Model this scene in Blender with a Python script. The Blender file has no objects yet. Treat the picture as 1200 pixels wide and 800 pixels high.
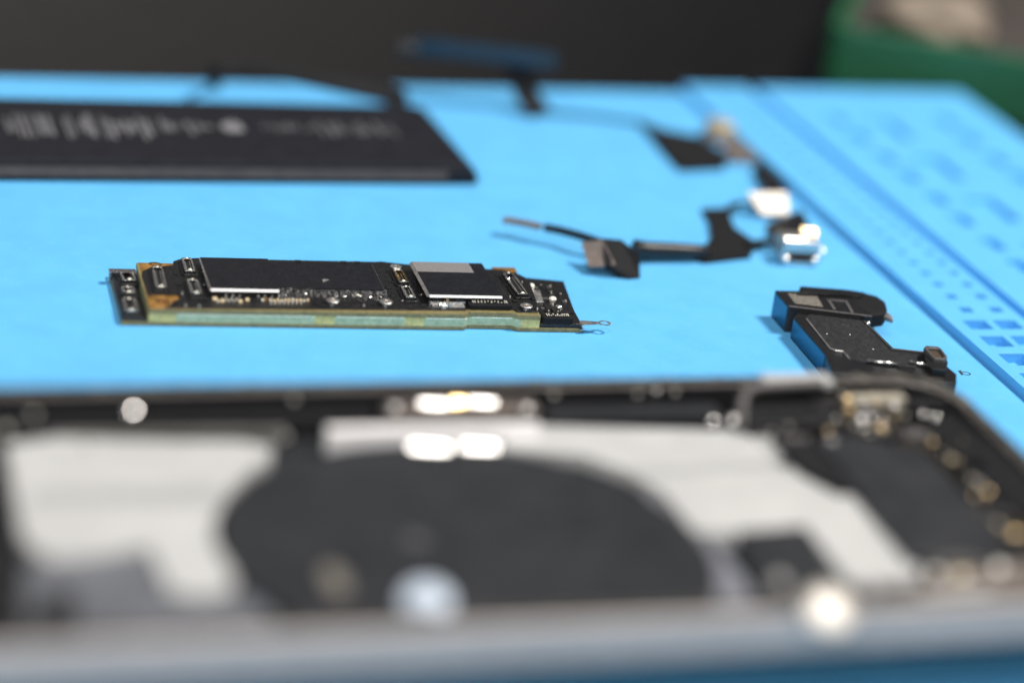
import bpy, bmesh, math, random
from mathutils import Vector, Matrix
random.seed(7)
MM = 0.001
scene = bpy.context.scene
COL = scene.collection

# ------------------------------------------------------------------ camera geometry (millimetres)
FPX = 3000.0; ROLL = math.radians(7.0); PITCH = math.atan(1214 / 3000.0); CAMH = 161.0
RV = Vector((1, 0, 0)); FW = Vector((0, math.cos(PITCH), -math.sin(PITCH))); UV0 = Vector((0, math.sin(PITCH), math.cos(PITCH)))
CR = RV * math.cos(ROLL) + UV0 * math.sin(ROLL)
CU = RV * -math.sin(ROLL) + UV0 * math.cos(ROLL)
EYE = Vector((0, 0, CAMH))


def P(x, y, z=0.0):
    """measured photo position -> world point (mm) at height z above the mat"""
    d = FW * FPX + CR * (x - 600) - CU * (y - 400)
    return EYE + d * ((z - CAMH) / d.z)


class Frame:
    """a horizontal frame of reference turned by ang degrees, origin o"""
    def __init__(self, o, ang):
        a = math.radians(ang); self.o = Vector((o[0], o[1])); self.ang = a
        self.u = Vector((math.cos(a), math.sin(a))); self.v = Vector((-math.sin(a), math.cos(a)))

    def loc(self, x, y, z):
        p = P(x, y, z); d = Vector((p.x, p.y)) - self.o
        return d.dot(self.u), d.dot(self.v)

    def w(self, u, v, z=0.0):
        q = self.o + self.u * u + self.v * v
        return Vector((q.x, q.y, z))

    def rect(self, a, b, z):
        """axis aligned rectangle from photo corners a (front left) and b (back right)"""
        u0, v0 = self.loc(a[0], a[1], z); u1, v1 = self.loc(b[0], b[1], z)
        if u0 > u1: u0, u1 = u1, u0
        if v0 > v1: v0, v1 = v1, v0
        return [self.w(u0, v0), self.w(u1, v0), self.w(u1, v1), self.w(u0, v1)]

    def box(self, cu, cv, du, dv):
        return [self.w(cu - du / 2, cv - dv / 2), self.w(cu + du / 2, cv - dv / 2), self.w(cu + du / 2, cv + dv / 2), self.w(cu - du / 2, cv + dv / 2)]

    def poly(self, pts):
        return [self.w(*p) for p in pts]


def poly(pts, z):
    return [P(x, y, z) for x, y in pts]


# ------------------------------------------------------------------ materials
def material(name, col, rough=0.5, metal=0.0, var=0.15, scale=900.0, bump=0.0, bscale=None, dust=0.0, dustcol=(0.35, 0.33, 0.3), spec=0.5, sheen=None, coat=0.0):
    m = bpy.data.materials.new(name); m.use_nodes = True
    nt = m.node_tree; nt.nodes.clear()
    out = nt.nodes.new('ShaderNodeOutputMaterial'); bs = nt.nodes.new('ShaderNodeBsdfPrincipled')
    nt.links.new(bs.outputs[0], out.inputs[0])
    tc = nt.nodes.new('ShaderNodeTexCoord')
    n1 = nt.nodes.new('ShaderNodeTexNoise'); n1.inputs['Scale'].default_value = scale; n1.inputs['Detail'].default_value = 5
    nt.links.new(tc.outputs['Object'], n1.inputs['Vector'])
    mr = nt.nodes.new('ShaderNodeMapRange'); mr.inputs['From Min'].default_value = 0.3; mr.inputs['From Max'].default_value = 0.7
    mr.inputs['To Min'].default_value = 1 - var; mr.inputs['To Max'].default_value = 1 + var
    nt.links.new(n1.outputs['Fac'], mr.inputs['Value'])
    mx = nt.nodes.new('ShaderNodeVectorMath'); mx.operation = 'SCALE'; mx.inputs[0].default_value = col
    nt.links.new(mr.outputs[0], mx.inputs['Scale'])
    last = mx.outputs[0]
    if dust > 0:
        n2 = nt.nodes.new('ShaderNodeTexNoise'); n2.inputs['Scale'].default_value = scale * 4; n2.inputs['Detail'].default_value = 8
        nt.links.new(tc.outputs['Object'], n2.inputs['Vector'])
        r2 = nt.nodes.new('ShaderNodeMapRange'); r2.inputs['From Min'].default_value = 0.55; r2.inputs['From Max'].default_value = 0.75
        r2.inputs['To Max'].default_value = dust
        nt.links.new(n2.outputs['Fac'], r2.inputs['Value'])
        mc = nt.nodes.new('ShaderNodeMix'); mc.data_type = 'RGBA'
        nt.links.new(r2.outputs[0], mc.inputs[0]); nt.links.new(last, mc.inputs[6]); mc.inputs[7].default_value = (*dustcol, 1)
        last = mc.outputs[2]
    nt.links.new(last, bs.inputs['Base Color'])
    rr = nt.nodes.new('ShaderNodeMapRange'); rr.inputs['From Min'].default_value = 0.3; rr.inputs['From Max'].default_value = 0.7
    rr.inputs['To Min'].default_value = max(0.02, rough * 0.85); rr.inputs['To Max'].default_value = min(1, rough * 1.15)
    nt.links.new(n1.outputs['Fac'], rr.inputs['Value']); nt.links.new(rr.outputs[0], bs.inputs['Roughness'])
    bs.inputs['Metallic'].default_value = metal
    bs.inputs['Specular IOR Level'].default_value = spec
    bs.inputs['Coat Weight'].default_value = coat
    if bump > 0:
        n3 = nt.nodes.new('ShaderNodeTexNoise'); n3.inputs['Scale'].default_value = bscale or scale * 2; n3.inputs['Detail'].default_value = 6
        nt.links.new(tc.outputs['Object'], n3.inputs['Vector'])
        bp = nt.nodes.new('ShaderNodeBump'); bp.inputs['Strength'].default_value = bump; bp.inputs['Distance'].default_value = 0.0002
        nt.links.new(n3.outputs['Fac'], bp.inputs['Height']); nt.links.new(bp.outputs[0], bs.inputs['Normal'])
    return m


M = {}
M['mat'] = material('blue_silicone', (0.114, 0.445, 0.80), 0.55, var=0.018, scale=140, bump=0.3, bscale=2500, spec=0.35, dust=0.07, dustcol=(0.40, 0.62, 0.80))
M['table'] = material('dark_table', (0.0065, 0.006, 0.0058), 0.27, var=0.12, scale=60, bump=0.2, bscale=600)
M['black'] = material('black_plastic', (0.012, 0.012, 0.0135), 0.36, var=0.2, scale=1500, bump=0.25, bscale=6000)
M['blackm'] = material('black_matte', (0.014, 0.014, 0.0155), 0.7, var=0.2, scale=1500, bump=0.3, bscale=5000, spec=0.12)
M['battery'] = material('battery_wrap', (0.015, 0.0155, 0.020), 0.5, var=0.15, scale=300, bump=0.15, bscale=900, spec=0.12)
M['batfront'] = material('battery_front_lit', (0.062, 0.051, 0.047), 0.5, var=0.15, scale=400, bump=0.2, bscale=900)  # front face tone, paler to stand for the light on it
M['ink'] = material('grey_ink', (0.13, 0.13, 0.14), 0.6, var=0.1)
M['epoxy'] = material('black_epoxy', (0.009, 0.009, 0.010), 0.34, var=0.3, scale=1200, bump=1.0, bscale=2200, dust=0.30, dustcol=(0.16, 0.15, 0.14))
M['chip'] = material('chip_top', (0.008, 0.0088, 0.0125), 0.42, var=0.12, scale=700, bump=0.05, bscale=9000, dust=0.04, spec=0.4)
M['chipgrey'] = material('chip_grey', (0.20, 0.19, 0.19), 0.45, var=0.1, scale=1800)
M['silver'] = material('silver_metal', (0.80, 0.78, 0.76), 0.25, 1.0, var=0.12, scale=1500, bump=0.15, bscale=3000)
M['silverr'] = material('satin_silver', (0.72, 0.70, 0.68), 0.42, 1.0, var=0.15, scale=1200, bump=0.2, bscale=2500)
M['satin'] = material('brushed_satin', (0.56, 0.53, 0.49), 0.55, 0.9, var=0.2, scale=300, bump=0.3, bscale=900)
M['polish'] = material('polished_metal', (0.93, 0.91, 0.89), 0.12, 1.0, var=0.05, scale=900)
M['solder'] = material('bright_solder', (0.88, 0.86, 0.80), 0.22, 1.0, var=0.15, scale=4000, bump=0.3, bscale=6000)
M['gold'] = material('gold_plate', (0.83, 0.58, 0.26), 0.28, 1.0, var=0.15, scale=2500, bump=0.2, bscale=5000)
M['goldr'] = material('dull_gold', (0.62, 0.46, 0.26), 0.45, 0.9, var=0.2, scale=1500)
M['matblue'] = material('painted_mat_reflection', (0.025, 0.14, 0.23), 0.3, 1.0, var=0.08, scale=500)  # reflection of the blue mat put into the metal's colour
M['copper'] = material('amber_copper', (0.30, 0.155, 0.04), 0.42, 0.3, var=0.6, scale=420, bump=0.3, bscale=3000)
M['olive'] = material('olive_laminate', (0.20, 0.165, 0.07), 0.5, var=0.3, scale=1500, bump=0.2, bscale=4000)
M['lime'] = material('yellow_green_laminate', (0.50, 0.44, 0.17), 0.45, var=0.25, scale=1100, bump=0.2, bscale=3000)
M['teal'] = material('teal_laminate', (0.36, 0.43, 0.27), 0.42, var=0.2, scale=1300, bump=0.2, bscale=3000)
M['cream'] = material('cream_glint_line', (0.88, 0.82, 0.60), 0.35, 0.2, var=0.3, scale=2500)
M['white'] = material('white_film', (0.45, 0.448, 0.44), 0.5, var=0.05, scale=150, bump=0.15, bscale=300)
M['film'] = material('dark_grey_film', (0.115, 0.12, 0.135), 0.5, var=0.25, scale=120)
M['grey'] = material('grey_film', (0.175, 0.18, 0.205), 0.5, var=0.1, scale=200, bump=0.2, bscale=500)
M['coil'] = material('charcoal_coil_cover', (0.017, 0.0185, 0.022), 0.5, var=0.03, scale=200, bump=0.15, bscale=600)
M['navy'] = material('navy_film', (0.004, 0.022, 0.045), 0.6, var=0.15, scale=300, spec=0.12)
M['greybrown'] = material('grey_brown_metal', (0.24, 0.20, 0.18), 0.45, 0.5, var=0.15, scale=900)
M['lip'] = material('dusty_adhesive', (0.030, 0.027, 0.023), 0.6, var=0.5, scale=260, bump=0.9, bscale=700, dust=0.8, dustcol=(0.22, 0.20, 0.17))
M['band'] = material('frame_silver', (0.42, 0.375, 0.35), 0.5, 0.0, var=0.08, scale=300)
M['green'] = material('green_plastic', (0.006, 0.115, 0.044), 0.55, var=0.1, scale=100, bump=0.2, bscale=500)
M['tan'] = material('tan_sponge', (0.24, 0.195, 0.15), 0.9, var=0.25, scale=250, bump=0.9, bscale=600)
M['brown'] = material('dark_brown', (0.045, 0.036, 0.032), 0.7, var=0.3, scale=150)
M['foam'] = material('black_foam', (0.016, 0.016, 0.017), 0.9, var=0.3, scale=900, bump=0.8)
M['dome'] = material('cream_dome', (0.85, 0.84, 0.72), 0.3, 0.2, var=0.05)
M['pin'] = material('bright_pin', (0.80, 0.76, 0.66), 0.35, 0.35, var=0.3, scale=4000)
M['rim'] = material('pale_rim', (0.93, 0.90, 0.89), 0.3, 0.0, var=0.05, scale=2000)  # near-white, so chip front rims carry their highlight in the colour
M['goldcap'] = material('bright_gold_cap', (0.92, 0.74, 0.46), 0.3, 0.4, var=0.25, scale=3000)
M['tanmetal'] = material('tan_metal', (0.46, 0.40, 0.28), 0.5, 0.4, var=0.15)
M['dim'] = material('dull_contact', (0.34, 0.33, 0.30), 0.5, 0.5, var=0.2)
M['residue'] = material('glue_residue', (0.16, 0.145, 0.12), 0.4, var=0.6, scale=600)
M['tanlabel'] = material('tan_label', (0.15, 0.135, 0.115), 0.6, var=0.6, scale=2500)
M['inkdark'] = material('dark_ink', (0.03, 0.05, 0.07), 0.6)
M['rubber'] = material('grey_rubber', (0.075, 0.07, 0.07), 0.5, var=0.2, scale=1500)
M['mesh'] = material('brown_mesh', (0.06, 0.038, 0.02), 0.6, var=0.6, scale=5000, bump=0.8)


# ------------------------------------------------------------------ object helpers
def props(o, label=None, cat=None, group=None, kind=None):
    if label: o['label'] = label
    if cat: o['category'] = cat
    if group: o['group'] = group
    if kind: o['kind'] = kind
    return o


def thing(name, loc, label, cat, group=None):
    o = bpy.data.objects.new(name, None); o.empty_display_size = 0.003
    o.location = Vector(loc) * MM; COL.objects.link(o)
    return props(o, label, cat, group)


def wloc(o):
    q = Vector(o.location)
    while o.parent: o = o.parent; q = q + o.location
    return q


def obj(name, bm, m, parent=None, smooth=False):
    bmesh.ops.recalc_face_normals(bm, faces=bm.faces)
    bmesh.ops.scale(bm, vec=(MM, MM, MM), verts=bm.verts)
    xs = [v.co for v in bm.verts]
    lo = Vector([min(c[i] for c in xs) for i in range(3)]); hi = Vector([max(c[i] for c in xs) for i in range(3)])
    c = Vector(((lo.x + hi.x) / 2, (lo.y + hi.y) / 2, lo.z))
    bmesh.ops.translate(bm, vec=-c, verts=bm.verts)
    me = bpy.data.meshes.new(name); bm.to_mesh(me); bm.free()
    if smooth:
        for p in me.polygons: p.use_smooth = True
    me.materials.append(M[m] if isinstance(m, str) else m)
    o = bpy.data.objects.new(name, me); COL.objects.link(o)
    if parent:
        o.parent = parent; o.location = c - wloc(parent)
    else:
        o.location = c
    return o


def prism(bm, pts, z0, z1, bev=0.0, inset=0.0, seg=2):
    """pts: world xy outline at z1, pulled down to z0; inset shrinks nothing at the bottom but the top by inset mm"""
    n = len(pts)
    cx = sum(p[0] for p in pts) / n; cy = sum(p[1] for p in pts) / n
    bot = [bm.verts.new((p[0], p[1], z0)) for p in pts]
    top = []
    for p in pts:
        d = Vector((cx - p[0], cy - p[1])); L = d.length or 1
        d = d / L * inset
        top.append(bm.verts.new((p[0] + d.x, p[1] + d.y, z1)))
    f = [bm.faces.new(top), bm.faces.new(list(reversed(bot)))]
    for i in range(n):
        j = (i + 1) % n
        f.append(bm.faces.new((bot[i], bot[j], top[j], top[i])))
    if bev > 0:
        es = [e for e in bm.edges if e.verts[0] in top and e.verts[1] in top] + [e for e in bm.edges if (e.verts[0] in top) != (e.verts[1] in top) and (e.verts[0] in bot or e.verts[1] in bot)]
        try:
            bmesh.ops.bevel(bm, geom=list(set(es)), offset=bev, segments=seg, affect='EDGES', profile=0.5, clamp_overlap=True)
        except Exception as ex:
            print('bevel', ex)
    return bm


def pr(name, pts, z0, z1, m, parent=None, bev=0.0, inset=0.0, seg=2):
    return obj(name, prism(bmesh.new(), pts, z0, z1, bev, inset, seg), m, parent)


def ringprism(bm, outer, inner, z0, z1, zi1=None):
    """closed ring between two outlines with the same number of points"""
    zi1 = z1 if zi1 is None else zi1
    n = len(outer)
    L = [[bm.verts.new((p[0], p[1], z)) for p in ps] for ps, z in ((outer, z0), (outer, z1), (inner, zi1), (inner, z0))]
    for k in range(4):
        a, b = L[k], L[(k + 1) % 4]
        for i in range(n):
            j = (i + 1) % n
            bm.faces.new((a[i], a[j], b[j], b[i]))
    return bm


def rrect(fr, u0, v0, u1, v1, r, n=8):
    pts = []
    for cu, cv, a0 in ((u1 - r, v0 + r, -90), (u1 - r, v1 - r, 0), (u0 + r, v1 - r, 90), (u0 + r, v0 + r, 180)):
        for k in range(n + 1):
            a = math.radians(a0 + 90 * k / n)
            pts.append(fr.w(cu + r * math.cos(a), cv + r * math.sin(a)))
    return pts


def circle(c, r, n=24, ry=None, ang=0.0):
    ry = r if ry is None else ry
    out = []
    for k in range(n):
        a = 2 * math.pi * k / n; x = r * math.cos(a); y = ry * math.sin(a)
        out.append(Vector((c[0] + x * math.cos(ang) - y * math.sin(ang), c[1] + x * math.sin(ang) + y * math.cos(ang), 0)))
    return out


def lathe(bm, c, prof, n=24, axis=None, sx=1.0, sy=1.0):
    """prof: (radius, height) pairs; axis tilts the lathe"""
    rot = Matrix.Identity(3)
    if axis is not None: rot = Vector((0, 0, 1)).rotation_difference(Vector(axis).normalized()).to_matrix()
    rings = []
    for r, h in prof:
        if r <= 1e-6:
            rings.append([bm.verts.new(Vector(c) + rot @ Vector((0, 0, h)))])
        else:
            rings.append([bm.verts.new(Vector(c) + rot @ Vector((sx * r * math.cos(2 * math.pi * k / n), sy * r * math.sin(2 * math.pi * k / n), h))) for k in range(n)])
    for a, b in zip(rings, rings[1:]):
        for k in range(n):
            j = (k + 1) % n
            if len(a) == 1 and len(b) == 1: continue
            if len(a) == 1: bm.faces.new((a[0], b[k], b[j]))
            elif len(b) == 1: bm.faces.new((a[k], a[j], b[0]))
            else: bm.faces.new((a[k], a[j], b[j], b[k]))
    return bm


def dome(name, c, r, h, m, parent, axis=None, sx=1.0, sy=1.0):
    prof = [(0, 0), (r, 0)] + [(r * math.cos(a), h * math.sin(a)) for a in [math.pi / 2 * k / 6 for k in range(1, 6)]] + [(0, h)]
    return obj(name, lathe(bmesh.new(), c, prof, 20, axis, sx, sy), m, parent, smooth=True)


def catmull(pts, n=6):
    out = []
    for i in range(len(pts) - 1):
        p0 = pts[max(i - 1, 0)]; p1 = pts[i]; p2 = pts[i + 1]; p3 = pts[min(i + 2, len(pts) - 1)]
        for k in range(n):
            t = k / n
            out.append(0.5 * (2 * p1 + (p2 - p0) * t + (2 * p0 - 5 * p1 + 4 * p2 - p3) * t * t + (3 * p1 - p0 - 3 * p2 + p3) * t ** 3))
    out.append(pts[-1].copy())
    return out


def ribbon(bm, path, width, thick, side=None):
    """flat strip along a 3-D path; width is in the horizontal side direction unless side is given"""
    rings = []
    n = len(path)
    for i, p in enumerate(path):
        t = (path[min(i + 1, n - 1)] - path[max(i - 1, 0)]).normalized()
        s = Vector(side).normalized() if side is not None else t.cross(Vector((0, 0, 1)))
        if s.length < 1e-4: s = Vector((1, 0, 0))
        s = (s - t * s.dot(t)).normalized()
        nn = s.cross(t).normalized()
        w = width(i / (n - 1)) if callable(width) else width
        rings.append([bm.verts.new(p + s * (a * w / 2) + nn * (b * thick / 2)) for a, b in ((-1, -1), (1, -1), (1, 1), (-1, 1))])
    for a, b in zip(rings, rings[1:]):
        for k in range(4):
            j = (k + 1) % 4
            bm.faces.new((a[k], a[j], b[j], b[k]))
    bm.faces.new(rings[0]); bm.faces.new(list(reversed(rings[-1])))
    return bm


def tube(bm, path, r, n=10):
    rings = []
    m = len(path)
    for i, p in enumerate(path):
        t = (path[min(i + 1, m - 1)] - path[max(i - 1, 0)]).normalized()
        s = t.cross(Vector((0, 0, 1)))
        if s.length < 1e-3: s = Vector((1, 0, 0))
        s.normalize(); b = s.cross(t)
        rr = r(i / (m - 1)) if callable(r) else r
        rings.append([bm.verts.new(p + s * rr * math.cos(2 * math.pi * k / n) + b * rr * math.sin(2 * math.pi * k / n)) for k in range(n)])
    for a, b in zip(rings, rings[1:]):
        for k in range(n):
            j = (k + 1) % n
            bm.faces.new((a[k], a[j], b[j], b[k]))
    bm.faces.new(rings[0]); bm.faces.new(list(reversed(rings[-1])))
    return bm


# ------------------------------------------------------------------ lights
def area(name, loc, target, size, power, col, shape='DISK'):
    l = bpy.data.lights.new(name, 'AREA'); l.shape = shape; l.size = size; l.energy = power; l.color = col
    o = bpy.data.objects.new(name, l); o.location = Vector(loc)
    o.rotation_euler = (Vector(target) - Vector(loc)).to_track_quat('-Z', 'Y').to_euler(); COL.objects.link(o)
    return o


TGT = Vector((0.0, 0.40, 0.0))
LDIR = Vector((0.50, 0.12, 0.86)).normalized()            # towards the key lamp
area('key_lamp', TGT + LDIR * 1.6, TGT, 0.42, 34.0, (1.0, 0.955, 0.90))
area('overhead_fill', (-0.15, -0.25, 1.25), (0, 0.40, 0), 0.6, 8.0, (0.96, 0.98, 1.0), 'SQUARE')  # added soft fill from above and in front, no known source there

area('low_front_fill', (-0.12, -0.55, 0.42), (0, 0.35, 0), 0.45, 5.5, (1.0, 0.98, 0.95), 'SQUARE')  # added low fill to brighten front-facing sides, no known source there

w = bpy.data.worlds.new('World'); scene.world = w; w.use_nodes = True
wn = w.node_tree; bg = wn.nodes['Background']; bg.inputs[1].default_value = 1.0
wt = wn.nodes.new('ShaderNodeTexCoord'); wd_ = wn.nodes.new('ShaderNodeVectorMath'); wd_.operation = 'DOT_PRODUCT'; wd_.inputs[1].default_value = (-0.80, 0.55, -0.1)
wr = wn.nodes.new('ShaderNodeMapRange'); wr.inputs['From Min'].default_value = 0.44; wr.inputs['From Max'].default_value = 0.72; wr.inputs['To Min'].default_value = 0.0; wr.inputs['To Max'].default_value = 1.0
wm = wn.nodes.new('ShaderNodeMix'); wm.data_type = 'RGBA'; wm.inputs[6].default_value = (0.028, 0.031, 0.036, 1); wm.inputs[7].default_value = (0.25, 0.235, 0.225, 1)
wn.links.new(wt.outputs['Generated'], wd_.inputs[0]); wn.links.new(wd_.outputs['Value'], wr.inputs['Value']); wn.links.new(wr.outputs[0], wm.inputs[0]); wn.links.new(wm.outputs[2], bg.inputs[0])


def half(p):
    """normal of a facet at p that throws the key lamp to the viewpoint"""
    a = (EYE - p).normalized(); L = ((TGT + LDIR * 1.6) / MM - p).normalized()
    return (a + L).normalized()


# ------------------------------------------------------------------ table and mat
bm = bmesh.new()
prism(bm, [Vector((-900, -300, 0)), Vector((900, -300, 0)), Vector((900, 1500, 0)), Vector((-900, 1500, 0))], -30, -5.0)
props(obj('table_top', bm, 'table'), 'dark grey work table', None, None, 'structure')
del bpy.data.objects['table_top']['label']

MA = 19.3
o1 = P(1078, 358, 0)
FM = Frame((o1.x, o1.y), MA)            # u across the moulded strip, v away from the viewer along the step
VB = 127.5; VN = -165.0      # back edge
UR = FM.loc(1200, 170, 0)[0]                                  # right edge
W1 = 15.5                                                     # width of the strip of small cells
mt = thing('silicone_mat', FM.w(-60, 0, -4.9), 'sky blue silicone repair mat under the loose parts, with moulded cells along its right', 'mat')
bm = bmesh.new(); prism(bm, [FM.w(-260, VN), FM.w(-0.002, VN), FM.w(-0.002, VB), FM.w(-260, VB)], -4.8, 0.0, 0.8, seg=3)
obj('mat_sheet', bm, 'mat', mt)


def lattice(name, u0, u1, v0, v1, holes, zt, zf):
    """slab with rectangular pits: holes = list of (u0,u1,v0,v1), built as a grid of cells so nothing overlaps"""
    us = sorted(set([u0, u1] + [h[0] for h in holes] + [h[1] for h in holes]))
    vs = sorted(set([v0, v1] + [h[2] for h in holes] + [h[3] for h in holes]))
    bm = bmesh.new()
    cache = {}

    def V(u, v, z):
        k = (round(u, 4), round(v, 4), round(z, 4))
        if k not in cache: cache[k] = bm.verts.new(FM.w(u, v, z))
        return cache[k]

    def isin(i, j):
        if i < 0 or j < 0 or i >= len(us) - 1 or j >= len(vs) - 1: return None
        cu = (us[i] + us[i + 1]) / 2; cv = (vs[j] + vs[j + 1]) / 2
        return any(h[0] < cu < h[1] and h[2] < cv < h[3] for h in holes)
    for i in range(len(us) - 1):
        for j in range(len(vs) - 1):
            h = isin(i, j); z = zf if h else zt
            a, b, c, d = us[i], us[i + 1], vs[j], vs[j + 1]
            bm.faces.new((V(a, c, z), V(b, c, z), V(b, d, z), V(a, d, z)))
            if h:
                if isin(i - 1, j) is False: bm.faces.new((V(a, c, zf), V(a, d, zf), V(a, d, zt), V(a, c, zt)))
                if isin(i + 1, j) is False: bm.faces.new((V(b, c, zf), V(b, d, zf), V(b, d, zt), V(b, c, zt)))
                if isin(i, j - 1) is False: bm.faces.new((V(a, c, zf), V(b, c, zf), V(b, c, zt), V(a, c, zt)))
                if isin(i, j + 1) is False: bm.faces.new((V(a, d, zf), V(b, d, zf), V(b, d, zt), V(a, d, zt)))
    base = -4.8
    for i in range(len(us) - 1):
        a, b = us[i], us[i + 1]
        bm.faces.new((V(a, v0, base), V(b, v0, base), V(b, v0, zt), V(a, v0, zt)))
        bm.faces.new((V(a, v1, base), V(b, v1, base), V(b, v1, zt), V(a, v1, zt)))
    for j in range(len(vs) - 1):
        c, d = vs[j], vs[j + 1]
        bm.faces.new((V(u0, c, base), V(u0, d, base), V(u0, d, zt), V(u0, c, zt)))
        bm.faces.new((V(u1, c, base), V(u1, d, base), V(u1, d, zt), V(u1, c, zt)))
    bm.faces.new((V(u0, v0, base), V(u1, v0, base), V(u1, v1, base), V(u0, v1, base)))
    o = obj(name, bm, 'mat', mt)
    bv = o.modifiers.new('soft_edges', 'BEVEL'); bv.width = 0.00022; bv.segments = 2; bv.limit_method = 'ANGLE'; bv.angle_limit = math.radians(50)
    return o


# rows of small cells: sizes grow towards the viewer
ZS = 1.7
holes = []
rows = []
v = FM.loc(1160, 380, ZS)[1]
rows = [(v, 4.4, 4.2)]
vv = v
for k, (pitch, hu, hv) in enumerate([(7.0, 2.3, 2.4), (6.4, 2.0, 2.2), (6.0, 1.8, 2.0), (5.6, 1.7, 1.9)] + [(5.4, 1.6, 1.8)] * 26):
    vv += pitch
    if vv > VB - 8: break
    rows.append((vv, hu, hv))
vv = v
for pitch, hu, hv in [(7.6, 4.6, 4.8), (8.0, 4.8, 5.2), (8.4, 5.0, 5.4)] + [(8.6, 5.0, 5.6)] * 24:
    vv -= pitch
    if vv < VN + 6: break
    rows.append((vv, hu, hv))
for (vc, hu, hv) in rows:
    for uc in (5.6, 11.6):
        # the photo shows the cells' right walls in line
        holes.append((round(uc + 1.6 - hu, 3), round(uc + 1.6, 3), round(vc - hv / 2, 3), round(vc + hv / 2, 3)))
lattice('screw_cell_strip', 0.0, W1, VN + .5, VB - 0.4, holes, ZS, -0.2)
# narrow channel between strip and trays
bm = bmesh.new(); prism(bm, [FM.w(W1 + 0.003, VN + .5), FM.w(W1 + 2.4, VN + .5), FM.w(W1 + 2.4, VB - 0.5), FM.w(W1 + 0.003, VB - 0.5)], -4.8, -0.4)
obj('channel_floor', bm, 'mat', mt)
tr = []
vt = FM.loc(1170, 245, ZS)[1]; ut = FM.loc(1170, 245, ZS)[0]
for k in range(-6, 4):
    c = vt + k * 25.5
    if c - 9 < VN + 3: continue
    if c + 9 > VB - 4: continue
    tr.append((round(ut - 4.6, 3), round(ut + 1.8, 3), round(c - 7.0, 3), round(c + 7.0, 3)))
    for dv in (-6.0, 6.0):
        tr.append((round(ut + 13.0, 3), round(ut + 17.0, 3), round(c + dv - 4.0, 3), round(c + dv + 4.0, 3)))
        tr.append((round(ut - 13.0, 3), round(ut - 9.5, 3), round(c + dv - 3.6, 3), round(c + dv + 3.6, 3)))
    
lattice('parts_tray_strip', W1 + 2.403, UR, VN + .5, VB - 0.4, tr, ZS, 0.3)
# small printed mark beside the strip
c = P(1129, 437, 0.02)
bm = bmesh.new(); ringprism(bm, circle(P(1132, 437.5), 0.85, 20, 0.75), circle(P(1132, 437.5), 0.6, 20, 0.5), 0.005, 0.03)
prism(bm, poly([(1122.5, 434.5), (1126, 433.6), (1129, 438.6), (1127, 439.5)], 0.03), 0.006, 0.031)
obj('printed_mark', bm, 'inkdark', mt)

# ------------------------------------------------------------------ logic board
OB = P(140, 381.5, 0)
FB = Frame((OB.x, OB.y), 16.2)
lb = thing('logic_board', FB.w(38, 11, 0), 'double-layer logic board with black chips and green edges, lying mid mat', 'circuit board')


def L(x, y, z): return FB.loc(x, y, z)


# lower board
uR0, vR0 = L(683, 388, 0.1)
un0, un1 = L(547, 384, 0.7)[0], L(605, 385, 0.7)[0]
uJ0, uJ1 = L(207, 384, .7)[0], L(633, 386, .7)[0]
uTB, vTB = L(652, 333, 0.7)
uLB, vLB = L(128, 320, 0.7)
low = [(0.3, 0.15), (0.15, 0.0), (un0 - .4, 0), (un0 + .4, 0.75), (un1 - .6, 0.75), (un1 + .4, -0.2), (uR0 - .3, -0.2), (uR0, 0.1), (uR0, 6.2), (uTB + 1.5, vTB), (uTB - 7.5, vTB + 1.8), (60, 21.5), (8, 21.5), (7, vLB), (0.2, vLB)]
pr('lower_board', FB.poly(low), 0.12, 0.72, 'olive', lb, 0.06)
uU0, vU0 = L(174.5, 362, 3.0); uU1 = L(632, 367, 3.0)[0]
uUB, vUB = L(166, 308, 3.0)
print('upper', uU0, vU0, uU1, uUB, vUB, 'tab', uTB, vTB, uR0)
vU = 0.02
up = [(uU0, vU), (un0 - .4, vU), (un0 + .4, vU + .75), (un1 - .6, vU + .75), (un1 + .4, vU - .1), (uU1, vU - .1), (uU1, 15.5), (uU1 - 2, 20.5), (uU0 + .4, 20.8), (uU0, 20.4)]
pr('upper_board', FB.poly(up), 2.22, 3.0, 'olive', lb, 0.05)
core = [(uU0 + .1, vU + .06), (un0 - .4, vU + .06), (un0 + .4, vU + .81), (un1 - .6, vU + .81), (un1 + .4, vU - .04), (uU1 - .1, vU - .04), (uU1 - .1, 15.4), (uU1 - 2.1, 20.3), (uU0 + .5, 20.6), (uU0 + .1, 20.3)]
pr('interposer', FB.poly(core), 0.722, 2.218, 'teal', lb)
for xa, xb, v0 in ((174.5, 208, vU), (370, 393, vU), (475, 497.5, vU), (610, 632, vU - .1)):
    ua = L(xa, 376, 1.7)[0]; ub = L(xb, 376, 1.7)[0]
    ua = max(ua, uU0 + .03); ub = min(ub, uU1 - .03)
    pr('interposer_block', FB.poly([(ua, v0 + .02), (ub, v0 + .02), (ub, v0 + 1.2), (ua, v0 + 1.2)]), 0.735, 2.20, 'lime', lb, 0.04)
for xa, xb, v0 in ((209, 369.5, vU), (394, 474, vU), (498, 545, vU), (551, 602, vU + .75)):
    ua = L(xa, 370, 2.1)[0]; ub = L(xb, 370, 2.1)[0]
    bm = bmesh.new(); prism(bm, FB.poly([(ua, v0 + .03), (ub, v0 + .03), (ub, v0 + .5), (ua, v0 + .5)]), 2.0, 2.205)
    obj('glint_line', bm, 'cream', lb)  # pale strip painting the glints under the upper board

# black coating on the upper board, with the amber corner left bare
ez = 3.2
amber = FB.poly([(uU0 + .12, vU + .15), (uU0 + 6.2, vU + .15), (uU0 + 6.2, 20.3), (uU0 + .5, 20.3)])
pr('bare_copper_corner', amber, 2.99, 3.06, 'copper', lb, 0.02)


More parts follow.
